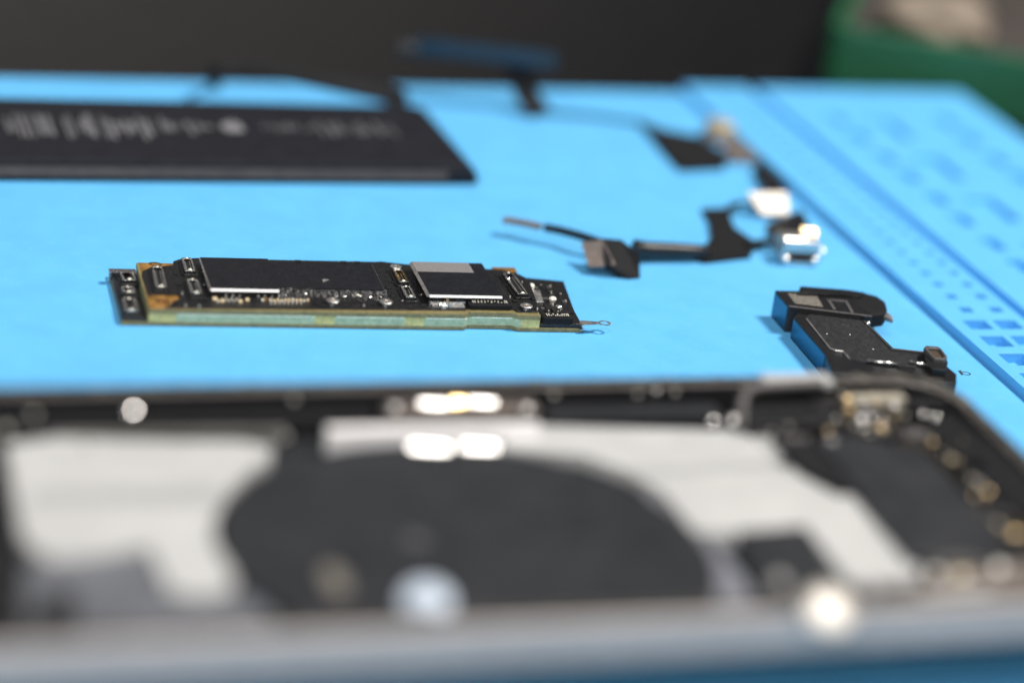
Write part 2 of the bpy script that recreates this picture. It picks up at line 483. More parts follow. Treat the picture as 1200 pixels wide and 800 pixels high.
def px_outline(pts, z):
    uv = [L(x, y, z) for x, y in pts]
    return [FB.w(u, max(v, vU + .22 + (.75 if un0 - .2 < u < un1 + .2 else 0))) for u, v in uv]


coat = px_outline([(193, 362 - 1.5), (212, 349), (208, 345), (173, 345), (166, 322), (167, 317), (178, 312.5), (204, 311), (203, 306), (210, 303.5), (230, 302), (238, 303),
                   (440, 307), (446, 306), (470, 309), (490, 311), (590, 316), (608, 321), (620, 327), (632, 362), (630, 365.5), (606, 365), (602, 362), (549, 361), (545, 363), (300, 361)], ez)
pr('black_coating', coat, 3.02, ez, 'epoxy', lb, 0.10)
# ring round the amber hole
q = FB.w(*L(191, 353, 3.1))
bm = bmesh.new(); ringprism(bm, circle(q, 1.25, 22, 1.05), circle(q, 0.75, 22, 0.62), 3.07, 3.12); obj('hole_ring', bm, 'gold', lb)
bm = bmesh.new(); prism(bm, circle(q, 0.73, 18, 0.6), 3.065, 3.075); obj('hole', bm, material('hole_rust', (.20, .07, .015), .5), lb)
q = FB.w(*L(182, 309.5, 3.1))
bm = bmesh.new(); ringprism(bm, circle(q, 1.2, 22, 0.9), circle(q, 0.6, 22, 0.5), 3.065, 3.13); obj('hole_ring', bm, 'gold', lb)


def connector(a, b, z, w, body='epoxy', h=0.75, ends=('solder', 'solder'), rail='gold', npins=9):
    """board-to-board socket whose long axis runs front (a) to back (b)"""
    u0, v0 = L(a[0], a[1], z); u1, v1 = L(b[0], b[1], z)
    du, dv = u1 - u0, v1 - v0; ln = math.hypot(du, dv)
    t = FB.u * (du / ln) + FB.v * (dv / ln)
    F2 = Frame(FB.w(u0, v0).xy, math.degrees(math.atan2(t.y, t.x)))
    bm = bmesh.new(); ringprism(bm, rrect(F2, -0.35, -w / 2, ln + .35, w / 2, 0.3, 3), rrect(F2, 0.15, -w / 2 + .42, ln - .15, w / 2 - .42, 0.12, 3), z, z + h)
    prism(bm, [F2.w(0.0, -w / 2 + .3), F2.w(ln, -w / 2 + .3), F2.w(ln, w / 2 - .3), F2.w(0.0, w / 2 - .3)], z, z + h * .35)
    c = obj('connector', bm, body, lb)
    bm = bmesh.new(); prism(bm, rrect(F2, -.75, -w / 2 - .4, ln + .75, w / 2 + .4, .6, 4), z - .06, z + h * .45, .22, seg=3)
    obj('epoxy_mound', bm, 'epoxy', c)
    for s in (-1, 1):
        bm = bmesh.new()
        prism(bm, F2.box(ln / 2, s * (w / 2 - .33), ln * .92, .14), z + h + .003, z + h + .09, .02)
        prism(bm, F2.box(ln / 2, s * (w / 2 - .62), ln * .80, .10), z + h * .36, z + h * .72)
        for k in range(npins):
            prism(bm, F2.box(ln * (.14 + .72 * k / (npins - 1)), s * (w / 2 - .2), .12, .2), z + h + .004, z + h + .05)
        obj('contact_rail', bm, rail, c)
    prism_ = bmesh.new(); prism(prism_, F2.box(.0, 0, .42, w * .8), z + h + .005, z + h + .14, .05)
    obj('end_clip', prism_, ends[0], c)
    prism_ = bmesh.new(); prism(prism_, F2.box(ln, 0, .42, w * .8), z + h + .005, z + h + .14, .05)
    obj('end_clip', prism_, ends[1], c)
    dome('end_highlight', F2.w(.05, 0, z + h + .14), .34, .22, 'dome', c)  # pale domes standing in for highlights at the socket ends
    dome('end_highlight', F2.w(ln - .05, 0, z + h + .14), .22, .16, 'pin', c)
    return c


connector((188.5, 341), (184, 318), ez, 2.1, rail='silverr')
connector((222.5, 322), (218.5, 308), ez, 2.0, rail='silverr')
connector((230, 348.5), (225, 333), ez, 2.1, rail='silverr')
connector((472.5, 335), (466, 321.5), ez, 1.9, rail='gold')
connector((481, 353), (475, 341), ez, 1.9, rail='silverr')
connector((612, 349), (595, 325), ez, 2.2, rail='silverr', npins=14)

# post and mounting nuts on the board
for x, y, r, hh, m in ((390, 351, 1.15, .75, 'silverr'), (452.5, 352.5, 1.15, .75, 'silverr'), (617, 357.5, 1.1, .7, 'silverr'), (464, 311.5, 1.0, 1.25, 'silverr')):
    u, v = L(x, y, ez + hh); q = FB.w(u, v, ez)
    nut = obj('mounting_nut', lathe(bmesh.new(), q, [(0, 0), (r * .62, 0), (r * .62, hh * .35), (r * .95, hh * .8), (r, hh * .9), (r * .93, hh), (r * .42, hh), (r * .36, hh * .75), (0, hh * .7)], 22), m, lb)
    obj('nut_bore', lathe(bmesh.new(), q + Vector((0, 0, hh * .71)), [(0, 0), (r * .30, 0), (r * .26, .12), (0, .16)], 12), 'copper', nut)

# two-part processor package
def edges(chip, pts, z0, z1, m, which, wd=.16):
    """pale or silver rim bars lying proud along chosen sides (index i -> i+1) of a top outline"""
    n = len(pts)
    for i in which:
        a = pts[i]; b = pts[(i + 1) % n]; t = (b - a).normalized(); nn = Vector((t.y, -t.x, 0))
        bm = bmesh.new()
        q = [a + nn * wd, b + nn * wd, b - nn * .04, a - nn * .04]
        lo = [bm.verts.new((p.x, p.y, z0)) for p in (q[0] + nn * .03, q[1] + nn * .03, q[2], q[3])]
        hi = [bm.verts.new((p.x, p.y, z)) for p, z in zip((q[0] - nn * .05, q[1] - nn * .05, q[2], q[3]), (z1 - .07 - wd * .55, z1 - .07 - wd * .55, z1 + .012, z1 + .012))]
        bm.faces.new(hi); bm.faces.new(lo)
        for k in range(4): bm.faces.new((lo[k], lo[(k + 1) % 4], hi[(k + 1) % 4], hi[k]))
        obj('bright_rim', bm, m, chip)


zc = 4.6
c1 = FB.rect((247, 338.3), (316, 302.5), zc)
c1 = [FB.w(L(247, 338.3, zc)[0], L(247, 338.3, zc)[1]), FB.w(L(328, 342.3, zc)[0], L(247, 338.3, zc)[1]), FB.w(L(328, 342.3, zc)[0], L(314, 303, zc)[1] - 2.0), FB.w(L(314, 303, zc)[0], L(314, 303, zc)[1]), FB.w(L(247, 338.3, zc)[0], L(314, 303, zc)[1])]
chip = pr('processor_package', c1, 3.75, zc, 'chip', lb, .05)
edges(chip, c1, zc - .28, zc, 'rim', [0], .24); edges(chip, c1, zc - .28, zc, 'silverr', [4], .16)
bm = bmesh.new(); prism(bm, [p * .985 + sum(c1, Vector()) / 5 * .015 for p in c1], 3.1, 3.75); obj('package_base', bm, 'epoxy', chip)
zd = 4.4
uA = L(328, 342.3, zc)[0] + .03; uB = L(450.5, 339, zd)[0]; vF = L(450.5, 339, zd)[1]; vBk = L(400, 308.5, zd)[1]
c2 = [FB.w(uA, vF + .6), FB.w(uA + 4.2, vF + .1), FB.w(uA + 4.9, vF + .35), FB.w(uA + 6.6, vF), FB.w(uB, vF), FB.w(uB, vBk), FB.w(uA, vBk)]
chip2 = pr('memory_package', c2, 3.1, zd, 'chip', lb, .04)
edges(chip2, [c2[4], c2[5]], zd - .3, zd, 'silverr', [0], .14)
# chip damage: a chipped pit with a loose grey flake
q = L(377, 329, zd)
bm = bmesh.new(); prism(bm, FB.poly([(q[0] - 1.4, q[1] - .3), (q[0] - .2, q[1] - .9), (q[0] + .1, q[1] + .9), (q[0] - .6, q[1] + 1.3), (q[0] - 1.0, q[1] + .4)]), zd + .004, zd + .02); obj('chipped_pit', bm, 'epoxy', chip2)
bm = bmesh.new(); prism(bm, FB.poly([(q[0] + .1, q[1] - .8), (q[0] + 1.3, q[1] + .3), (q[0] + .4, q[1] + .5), (q[0] + .1, q[1] + .2)]), zd + .005, zd + .16); obj('broken_flake', bm, 'chipgrey', chip2)
for x in (349, 402, 418):
    u, v = L(x, 307, zd)
    pr('back_stub', FB.box(u, vBk + .35, 1.1, .6), 3.2, zd + .25, 'black', chip2, .12)
# rough band of broken epoxy in front of the memory package
bm = bmesh.new()
nu = 46; ua, ub = uA + .2, uB + .4
grid = []
for i in range(nu + 1):
    row = []
    for j in range(7):
        u = ua + (ub - ua) * i / nu; v = vF + .35 - j * (vF - .2 - 3.3) / 6 * 1.0
        z = ez + .02 + (zd - ez - .05) * max(0, 1 - j / 4.2) ** 1.4 + random.uniform(-.10, .14) * (0 if j in (6,) else 1)
        if j == 0: z = zd - .12
        row.append(bm.verts.new(FB.w(u + random.uniform(-.1, .1), v + random.uniform(-.1, .1), max(z, ez - .05))))
    grid.append(row)
for i in range(nu):
    for j in range(6): bm.faces.new((grid[i][j], grid[i + 1][j], grid[i + 1][j + 1], grid[i][j + 1]))
obj('broken_epoxy', bm, 'epoxy', lb)
# shavings of solder in the epoxy
for x, y, r in ((363, 336, .22), (366, 344, .2), (372, 345, .16), (395, 347, .2), (404, 347.5, .22), (413, 346.5, .3), (418, 345.8, .45), (423, 346.5, .3), (434, 348.5, .24), (446, 348, .2), (358, 344.5, .25), (428, 350.5, .14), (420, 351, .13)):
    z = 3.62
    q = FB.w(*L(x, y, z), z)
    bm = bmesh.new(); bmesh.ops.create_icosphere(bm, subdivisions=1, radius=r)
    for vtx in bm.verts: vtx.co = Vector((vtx.co.x * random.uniform(.8, 1.6), vtx.co.y * random.uniform(.6, 1.1), vtx.co.z * .7)) + q
    obj('solder_fleck', bm, 'solder', lb)
# rows of tiny capacitors in front of the processor
for x, y, r, m in [(252, 347.8, .5, 'gold'), (261, 350.5, .42, 'gold'), (282, 351.5, .42, 'gold'), (290, 349, .42, 'gold'), (256, 351, .25, 'solder')] + [(265.5 + k * 3.0, 349 + (k % 2) * 1.6, .17, 'solder') for k in range(5)] + \
        [(308, 349.5, .3, 'solder'), (312, 349.5, .28, 'copper')] + [(317 + k * 4.4, 350 + (k % 2) * .4, .27, 'gold' if k % 3 else 'solder') for k in range(11)] + [(318 + k * 5, 353, .17, 'solder') for k in range(8)] + \
        [(265 + k * 8, 344.6, .22, 'silverr') for k in range(4)] + [(303 + k * 8, 345.2, .22, 'silverr') for k in range(5)]:
    z = ez + .42; m = {'gold': 'goldcap', 'solder': 'pin'}.get(m, m); r *= 1.15
    u, v = L(x, y, z)
    bm = bmesh.new(); prism(bm, FB.box(u, v, r * 1.5, r * 1.7), ez - .02, z + random.uniform(-.08, .08), r * .45, seg=2)
    obj('capacitor', bm, m, lb)
# scattered parts half buried in the coating
random.seed(21)
for x, y in ((206, 319), (209, 332), (212, 343), (236, 318), (238, 333), (242, 351), (205, 353), (216, 357), (232, 358), (370, 355), (380, 357), (405, 356), (425, 357), (438, 356), (462, 330), (470, 352), (492, 345), (496, 356), (460, 345), (455, 336), (592, 332), (600, 340), (604, 352), (596, 347), (625, 350), (628, 361), (584, 322), (610, 330)):
    z = ez + .2; u, v = L(x, y, z)
    c = pr('buried_part', FB.box(u, v, random.uniform(.5, 1.0), random.uniform(.5, .9)), ez - .02, ez + random.uniform(.12, .32), random.choice(['black', 'epoxy', 'chip']), lb, .08)
    if random.random() < .5:
        pr('solder_end', FB.box(u + .2, v - .2, .2, .3), ez + .02, ez + .36, 'pin', c, .04)
# dark trough behind the capacitors
u0, v0 = L(250, 343.5, ez); u1, _ = L(366, 346.5, ez)
pr('capacitor_bed', FB.poly([(u0, v0 - .15), (u1, v0 - .15), (u1, v0 + .35), (u0, v0 + .35)]), ez - .05, ez + .12, 'black', lb, .05)

# shielded chip on the right half
zs = 4.9
a = L(503.5, 345.6, zs); b = L(588, 346.6, zs); cback = L(487, 306, zs)[1]
s1 = FB.poly([(a[0], a[1]), (b[0], a[1]), (b[0], cback - .3), (a[0], cback - .3)])
sc = pr('shielded_chip', s1, 4.5, zs, 'chip', lb, .04)
edges(sc, s1, zs - .3, zs, 'rim', [0], .24); edges(sc, s1, zs - .3, zs, 'silverr', [3], .4)
ga = L(495, 318.4, zs); gb = L(548, 307, zs)
pr('grey_pad', FB.poly([(a[0] + .02, ga[1]), (gb[0], ga[1]), (gb[0], cback - .35), (a[0] + .02, cback - .35)]), zs + .015, zs + .05, 'chipgrey', sc, .02)
pr('chip_body', FB.poly([(a[0] + .7, a[1] + .9), (b[0] - .3, a[1] + .9), (b[0] - .3, cback - .6), (a[0] + .7, cback - .6)]), 3.1, 4.5, 'black', sc)
pr('shield_step', FB.poly([(a[0] + .1, a[1] - .35), (a[0] + 6.3, a[1] - .35), (a[0] + 6.3, a[1] + .88), (a[0] + .1, a[1] + .88)]), ez, 3.9, 'silver', lb, .05)
pr('shield_foot', FB.poly([(a[0] + .5, a[1] - 1.35), (a[0] + 6.0, a[1] - 1.35), (a[0] + 6.0, a[1] - .37), (a[0] + .5, a[1] - .37)]), ez, 3.42, 'silverr', lb, .05)
for du in (3.2, 4.9, 5.4, 5.9):
    pr('capacitor', FB.box(a[0] + du, a[1] + .1, .3, .55), 3.91, 4.32, 'gold' if du < 4 else 'black', lb, .04)
q = FB.w(*L(520, 356.5, 3.8))
bm = bmesh.new(); bmesh.ops.create_icosphere(bm, subdivisions=2, radius=1.0)
for vtx in bm.verts: vtx.co = Vector((vtx.co.x * 1.15, vtx.co.y * .8, vtx.co.z * .75)) * random.uniform(.75, 1.1) + Vector((q.x, q.y, 3.62))
obj('solder_blob', bm, 'solder', lb)

# connectors whose long axis runs along the board
def crossconn(a, b, z, h, depth, m='epoxy', pins=10):
    u0, v0 = L(a[0], a[1], z + h); u1, v1 = L(b[0], b[1], z + h)
    vm = (v0 + v1) / 2
    vm = max(vm, depth / 2 + .08)
    c = pr('connector', rrect(FB, u0, vm - depth / 2, u1, vm + depth / 2, .5, 4), z, z + h, 'blackm', lb, .32, seg=3)
    bm = bmesh.new(); ringprism(bm, rrect(FB, u0 + .7, vm - depth * .26, u1 - .7, vm + depth * .30, .15, 3), rrect(FB, u0 + .95, vm - depth * .26 + .2, u1 - .95, vm + depth * .30 - .2, .1, 3), z + h + .003, z + h + .14)
    obj('socket_rim', bm, 'black', c)
    bm = bmesh.new()
    n = pins
    for k in range(n):
        u = u0 + 1.15 + (u1 - u0 - 2.3) * k / (n - 1)
        if random.random() < .85: prism(bm, FB.box(u, vm - depth * .10, .24, .2), z + h + .004, z + h + .2, .03)
        if random.random() < .75: prism(bm, FB.box(u + .1, vm + depth * .17, .26, .22), z + h + .004, z + h + .22, .03)
    prism(bm, FB.box(u0 + .82, vm, .16, depth * .45), z + h + .142, z + h + .2); prism(bm, FB.box(u1 - .82, vm, .16, depth * .45), z + h + .142, z + h + .2)
    obj('contact_row', bm, 'pin', c)
    return c


crossconn((548.5, 354), (599, 355), ez, .75, 2.5)
# right tab on the lower board
lz = .95
tabo = FB.poly([(uU1 + .15, 0.05), (uR0 - .35, 0.05), (uR0 - .2, 5.9), (uTB + 1.2, vTB - .3), (uTB - 5.5, vTB + 1.0), (uU1 + .15, 17)])
pr('tab_coating', tabo, .70, lz + .55, 'epoxy', lb, .2)
crossconn((637.5, 373), (674, 374.5), lz - .2, 1.75, 2.3, pins=9)
TZ = lz + .55
for x, y, r, m, hh in ((623, 332.5, .62, 'dome', 1.5), (648, 348.0, .72, 'dome', .8), (655.5, 357.5, .66, 'solder', .5), (595.5, 325.5, .5, 'solder', 0)):
    z = TZ + hh if hh else ez + 1.0
    u, v = L(x, y, z + .15); q = FB.w(u, v, 0)
    if hh:
        obj('spring_pin', lathe(bmesh.new(), Vector((q.x, q.y, TZ - .05)), [(0, 0), (r * .8, 0), (r * .8, hh * .6), (r, hh * .7), (r * .9, hh), (r * .5, hh + .22), (0, hh + .28)], 18), m, lb, True)
    else:
        dome('spring_pin', Vector((q.x, q.y, z - .1)), r, .4, m, lb)
u0, v0 = L(633, 354, TZ + .3); u1, v1 = L(627, 340, TZ + .3)
pr('shield_strip', FB.poly([(u0 - .9, v0), (u0 + .6, v0), (u1 + .9, v1), (u1 - .5, v1)]), TZ - .05, TZ + .35, 'silverr', lb, .05)
u0, v0 = L(649, 366, TZ + .3); u1, v1 = L(662, 361, TZ + .3)
pr('small_chip', FB.poly([(u0, v0), (u1 + 1, v0), (u1 + 1, v1 + .2), (u0, v1 + .2)]), TZ - .05, TZ + .35, 'black', lb, .05)
u0, v0 = L(645, 369, TZ + .2); u1, v1 = L(636, 352, TZ + .2)
pr('flex_ridge', FB.poly([(u0 - .25, v0), (u0 + .25, v0), (u1 + .25, v1), (u1 - .25, v1)]), TZ - .05, TZ + .25, 'black', lb, .05)
pr('amber_pad', FB.rect((579, 318), (603, 313.5), 3.1), 2.8, 3.12, 'copper', lb, .04)
u0, v0 = L(583, 316, 3.5)
# left tab on the lower board with three stacked sockets
lt = FB.poly([(0.25, 0.2), (uU0 - .1, 0.2), (uU0 - .1, vLB - .4), (0.35, vLB - .4)])
pr('tab_coating', lt, .70, 1.35, 'epoxy', lb, .18)
for (fa, fb, ww) in (((151.5, 333), (147, 322), 2.6), ((151, 347.5), (149, 341.5), 2.4), ((154, 369), (151, 355.5), 2.5)):
    connector(fa, fb, 1.33, ww, rail='silverr', npins=5)
random.seed(33)
for x, y in ((632, 334), (638, 338), (644, 342), (636, 360), (641, 364), (634, 366), (652, 365), (658, 369), (664, 368), (661, 352), (646, 356), (655, 344), (668, 374), (639, 349), (627, 337), (650, 371), (643, 335)):
    z = TZ + .2; u, v = L(x, y, z)
    c = pr('buried_part', FB.box(u, v, random.uniform(.5, 1.1), random.uniform(.5, .9)), TZ - .04, TZ + random.uniform(.12, .34), random.choice(['black', 'epoxy', 'chip', 'rubber']), lb, .08)
    if random.random() < .6:
        pr('solder_end', FB.box(u + .25, v - .2, .22, .3), TZ - .02, TZ + .38, 'pin', c, .05)
# bent metal clip at the back left, and the ring terminal on the right
u0, v0 = L(128, 318.5, 2.4); u1, v1 = L(160, 319.5, 2.4)
bm = bmesh.new(); prism(bm, FB.poly([(u0, v0), (u1, v0), (u1, v0 + 1.5), (u0, v0 + 1.5)]), 2.2, 2.42, .03)
prism(bm, FB.poly([(u0 + .01, v0 + .3), (u0 + .25, v0 + .3), (u0 + .25, v0 + 1.45), (u0 + .01, v0 + 1.45)]), .5, 2.19)
prism(bm, FB.poly([(u1 - .3, v0 + .3), (u1 - .06, v0 + .3), (u1 - .06, v0 + 1.45), (u1 - .3, v0 + 1.45)]), .5, 2.19)
obj('bent_clip', bm, 'silver', lb)
zr = 1.75
u0, v0 = L(685, 379, zr); u1, v1 = L(708.5, 378.3, zr)
bm = bmesh.new()
mid = FB.w(u1, v1)
vc = v1
n = 28
outer = []; inner = []
for k in range(n):
    a = 2 * math.pi * k / n
    outer.append(FB.w(u1 + 1.15 * math.cos(a), vc + 1.05 * math.sin(a))); inner.append(FB.w(u1 + .75 * math.cos(a), vc + .68 * math.sin(a)))
ringprism(bm, outer, inner, zr - .12, zr)
prism(bm, FB.poly([(u0, vc - .95), (u1 - 1.05, vc - .5), (u1 - 1.05, vc + .5), (u0, vc + .95)]), zr - .121, zr + .002)
path = [FB.w(u0 + .1, vc, zr - .06), FB.w(u0 - .35, vc, zr - .1), FB.w(u0 - .55, vc, zr - .45), FB.w(uR0 - .2, vc, .85), FB.w(uR0 - .9, vc, .74)]
ribbon(bm, catmull(path, 5), 1.9, .13)
obj('ring_terminal', bm, 'silverr', lb)

# ------------------------------------------------------------------ battery
BZ = 4.5
a = P(-220, 184, BZ)
FBT = Frame(P(539, 190, BZ).xy, 19.6)
u1, v1 = 0.0, 0.0
ub, vb = FBT.loc(500, 124, BZ)
vb = vb
bt = thing('battery_pack', FBT.w(-45, vb / 2, 0), 'flat black rectangular battery pack with faded grey printing, lying behind the logic board', 'battery')
UL = -112
body = FBT.poly([(UL, -1.3), (3.2, -1.3), (3.2 + ub * .0 + 1.0, vb + .8), (UL, vb + .8)])
bm = bmesh.new()
lo = [(UL, -.2), (3.4, -.2), (3.4, vb), (UL, vb)]
md = [(UL - .2, -1.1), (4.2, -1.1), (4.2, vb + .6), (UL - .2, vb + .6)]
hi = [(UL, 0), (.9, 0), (.9, vb), (UL, vb)]
rings = [[bm.verts.new(FBT.w(u, v, z)) for u, v in ps] for ps, z in ((lo, .1), (md, .7), ([(p[0] * .99 + .0, p[1]) for p in [(UL, -.75), (3.0, -.75), (3.0, vb + .4), (UL, vb + .4)]], 3.3), (hi, BZ))]
for r0, r1 in zip(rings, rings[1:]):
    for k in range(4): bm.faces.new((r0[k], r0[(k + 1) % 4], r1[(k + 1) % 4], r1[k]))
bm.faces.new(rings[-1]); bm.faces.new(list(reversed(rings[0])))
bmesh.ops.bevel(bm, geom=list(bm.edges), offset=.35, segments=2, affect='EDGES', clamp_overlap=True)
obj('cell_body', bm, 'battery', bt)
# paler brown strip that paints the front face as lit
bm = bmesh.new()
p0 = [(UL + .5, -.86, 2.95), (-2.5, -.86, 2.95), (-2.5, -1.22, 1.15), (UL + .5, -1.22, 1.15)]
fr_ = [bm.verts.new(FBT.w(u, v - .10, z)) for u, v, z in p0]; bk_ = [bm.verts.new(FBT.w(u, v + .25, z)) for u, v, z in p0]
bm.faces.new(fr_); bm.faces.new(bk_)
for k in range(4): bm.faces.new((fr_[k], fr_[(k + 1) % 4], bk_[(k + 1) % 4], bk_[k]))
obj('lit_front_strip', bm, 'batfront', bt)
# printed marks: unreadable strokes, a round emblem, a line of small type
bm = bmesh.new()
def stroke(u, v, du, dv): prism(bm, FBT.box(u, v, du, dv), BZ + .006, BZ + .02)
ue, ve = FBT.loc(273, 149, BZ)
x = FBT.loc(-60, 150, BZ)[0]
random.seed(11)
while x < FBT.loc(183, 150, BZ)[0]:
    hgt = random.choice([6.0, 9.5, 12, 13.5, 14]); wd = random.choice([.5, .7, .9, 1.2])
    stroke(x, ve - 1.5 + random.uniform(-1, 1), wd, hgt)
    x += wd + random.choice([.4, .6, .7, 1.4, 2.2])
x = FBT.loc(193, 150, BZ)[0]
while x < FBT.loc(252, 150, BZ)[0]:
    hgt = random.choice([2.0, 3.5, 5, 8]); wd = random.choice([.5, .8, 1.1]); stroke(x, ve + random.uniform(-1, 1), wd, hgt); x += wd + random.choice([.4, .6, 1.0])
x = FBT.loc(310, 150, BZ)[0]
while x < FBT.loc(375, 150, BZ)[0]:
    hgt = random.choice([2.0, 3.0, 4]); wd = random.choice([.35, .5, .7]); stroke(x, ve + random.uniform(-.6, .6), wd, hgt); x += wd + random.choice([.8, 1.2, 1.6])
while x < FBT.loc(460, 150, BZ)[0]:
    hgt = random.choice([4.0, 6, 8, 9]); wd = random.choice([.35, .5, .7]); stroke(x, ve + random.uniform(-1, 1), wd, hgt); x += wd + random.choice([.5, .7, 1.0, 1.6])
obj('printing', bm, 'ink', bt)
# emblem: an apple silhouette with a leaf
bm = bmesh.new()
def em(ps): return [FBT.w(ue + x * 1.0, ve + y * 1.35) for x, y in ps]
ap = []
for k in range(40):
    a = 2 * math.pi * k / 40
    r = 2.5 * (1 - .10 * math.cos(2 * a) * 0) * (1 - .22 * max(0, math.sin(a)) ** 14 - .10 * max(0, -math.sin(a)) ** 18)
    px_, py_ = r * math.cos(a) * .95, r * math.sin(a) * 1.0
    if px_ > 0: # bite
        d = math.hypot(px_ - 2.9, py_ - .35)
        if d < 1.25: px_ -= (1.25 - d) * 1.0
    ap.append((px_, py_))
prism(bm, em(ap), BZ + .006, BZ + .021)
prism(bm, em([(0.0, 2.2), (.35, 2.35), (.95, 3.0), (1.0, 3.6), (.5, 3.4), (.05, 2.8)]), BZ + .006, BZ + .021)
obj('emblem', bm, material('light_ink', (.20, .20, .215), .5), bt)

# black ribbon arching up behind the battery
pts = [P(246, 122, 0) + Vector((0, 12, .3)), P(243, 108, 2.0) + Vector((0, 9, 0)), P(248, 82, 8.0), P(285, 81, 8.5), P(340, 88, 8.0), P(400, 100, 6.5), P(450, 110, 4.0), P(476, 118, 1.2)]
bm = ribbon(bmesh.new(), catmull(pts, 8), lambda t: 2.6 + 2.2 * t, .9, side=(0.1, 1, 0.35))
props(obj('ribbon_cable', bm, 'blackm'), 'thin black ribbon cable arching up behind the right half of the battery', 'cable')

# ------------------------------------------------------------------ flex cable at the far right back
ff = thing('camera_flex_cable', P(800, 180, 0), 'black flex cable with dark blue end at the far mat edge and gold button', 'flex cable')
pr('stiffener_plate', poly([(748, 140), (776, 151), (818, 159), (850, 178), (850, 195), (797, 197), (774, 172)], .9), .05, .9, 'blackm', ff, .1)
bm = ribbon(bmesh.new(), catmull([P(630, 131, .8), P(680, 134, .7), P(752, 143, .6)], 8), 1.3, .3); obj('thin_strip', bm, 'navy', ff)
pts = [P(634, 133, 1.0), P(622, 118, 3.0), P(612, 98, 6.0), P(606, 80, 9.0), P(600, 68, 11.0)]
bm = ribbon(bmesh.new(), catmull(pts, 6), 5.2, .5, side=(1, .3, 0)); obj('bent_strip', bm, 'blackm', ff)
pts = [P(478, 55, 11.0), P(520, 58, 11.5), P(580, 64, 11.5), P(652, 73, 11.2)]
bm = ribbon(bmesh.new(), catmull(pts, 6), 4.6, .5, side=(-.2, .85, .55)); obj('blue_end_strip', bm, 'navy', ff)  # blue of the mat's reflection put into the strip's own colour
bm = tube(bmesh.new(), [P(467, 55, 11.0), P(480, 56, 11.0), P(490, 57, 11.0)], 1.4); obj('end_cap', bm, 'black', ff)
q = P(846, 158, .9)
pr('button_base', circle(q, 4.2, 24, 4.6), .06, 1.2, 'greybrown', ff, .2)
obj('gold_button', lathe(bmesh.new(), Vector((q.x - .5, q.y + 1.5, 1.2)), [(0, 0), (3.2, 0), (3.2, 1.6), (2.7, 2.1), (0, 2.2)], 24), 'tanmetal', ff)
pr('grey_bracket', poly([(848, 170), (866, 160), (880, 166), (893, 180), (886, 187), (855, 186)], 1.2), .05, 1.2, 'greybrown', ff, .15)
bm = ribbon(bmesh.new(), catmull([P(876, 178, .8), P(890, 190, .6), P(897, 200, .5)], 5), 2.0, .4); obj('tail', bm, 'blackm', ff)

# ------------------------------------------------------------------ charging port flex
cf = thing('charging_port_flex', P(850, 290, 0), 'black charging port flex with bright metal connector at right and metal tip at left', 'flex cable')
pts = [P(638, 266.5, 3.2), P(660, 271, 3.2), P(685, 278, 3.4), P(706, 285, 3.0)]
bm = ribbon(bmesh.new(), catmull(pts, 6), 1.5, 1.1); obj('tail_cable', bm, 'black', cf)
bm = ribbon(bmesh.new(), [P(590, 257.5, 3.0), P(612, 261, 3.1), P(634, 266, 3.2)], 2.0, .7); obj('metal_tip', bm, 'greybrown', cf)
# leaning grey plate and black folded panel
def slab3(name, front, thick, m, par):
    """quad/poly of 3-D points given thickness backwards"""
    bm = bmesh.new()
    n = (front[1] - front[0]).cross(front[2] - front[0]).normalized()
    if n.y > 0: n = -n
    a = [bm.verts.new(p) for p in front]; b = [bm.verts.new(p - n * thick) for p in front]
    bm.faces.new(a); bm.faces.new(b)
    for k in range(len(a)):
        j = (k + 1) % len(a); bm.faces.new((a[k], a[j], b[j], b[k]))
    return obj(name, bm, m, par)


slab3('grey_stiffener', [P(681, 284, 4.0), P(706, 281, 5.2), P(722, 310, 2.6), P(690, 313, 1.6)], .5, 'greybrown', cf)
slab3('folded_panel', [P(705, 279, 5.3), P(728, 281, 5.0), P(749, 298, 3.6), P(750, 325, .3), P(737, 326, .3), P(711, 309, 2.7)], 1.2, 'blackm', cf)
bm = tube(bmesh.new(), catmull([P(744, 291, 2.6), P(756, 293, 2.2), P(790, 294, 2.0), P(815, 295, 1.8), P(828, 296, 1.2)], 4), lambda t: 1.75 * (1 - .25 * t)); obj('sleeve', bm, 'black', cf, True)
pr('wide_flex', poly([(822, 244), (853, 243), (860, 266), (884, 282), (880, 299), (826, 305), (812, 301), (834, 279), (831, 257)], .8), .08, .8, 'blackm', cf, .1)
bm = ribbon(bmesh.new(), catmull([P(876, 288, 1.0), P(895, 284, 1.4), P(912, 283, 1.8), P(925, 278, 2.2)], 5), 2.4, .5); obj('bridge', bm, 'black', cf)
bm = ribbon(bmesh.new(), catmull([P(850, 250, .9), P(862, 240, 1.6), P(876, 238, 2.2), P(885, 243, 2.0)], 5), 1.6, .4); obj('loop', bm, 'black', cf)
bm = ribbon(bmesh.new(), catmull([P(893, 200, .7), P(903, 212, 1.2), P(910, 224, 2.0)], 5), 4.5, .6); obj('back_strip', bm, 'blackm', cf)
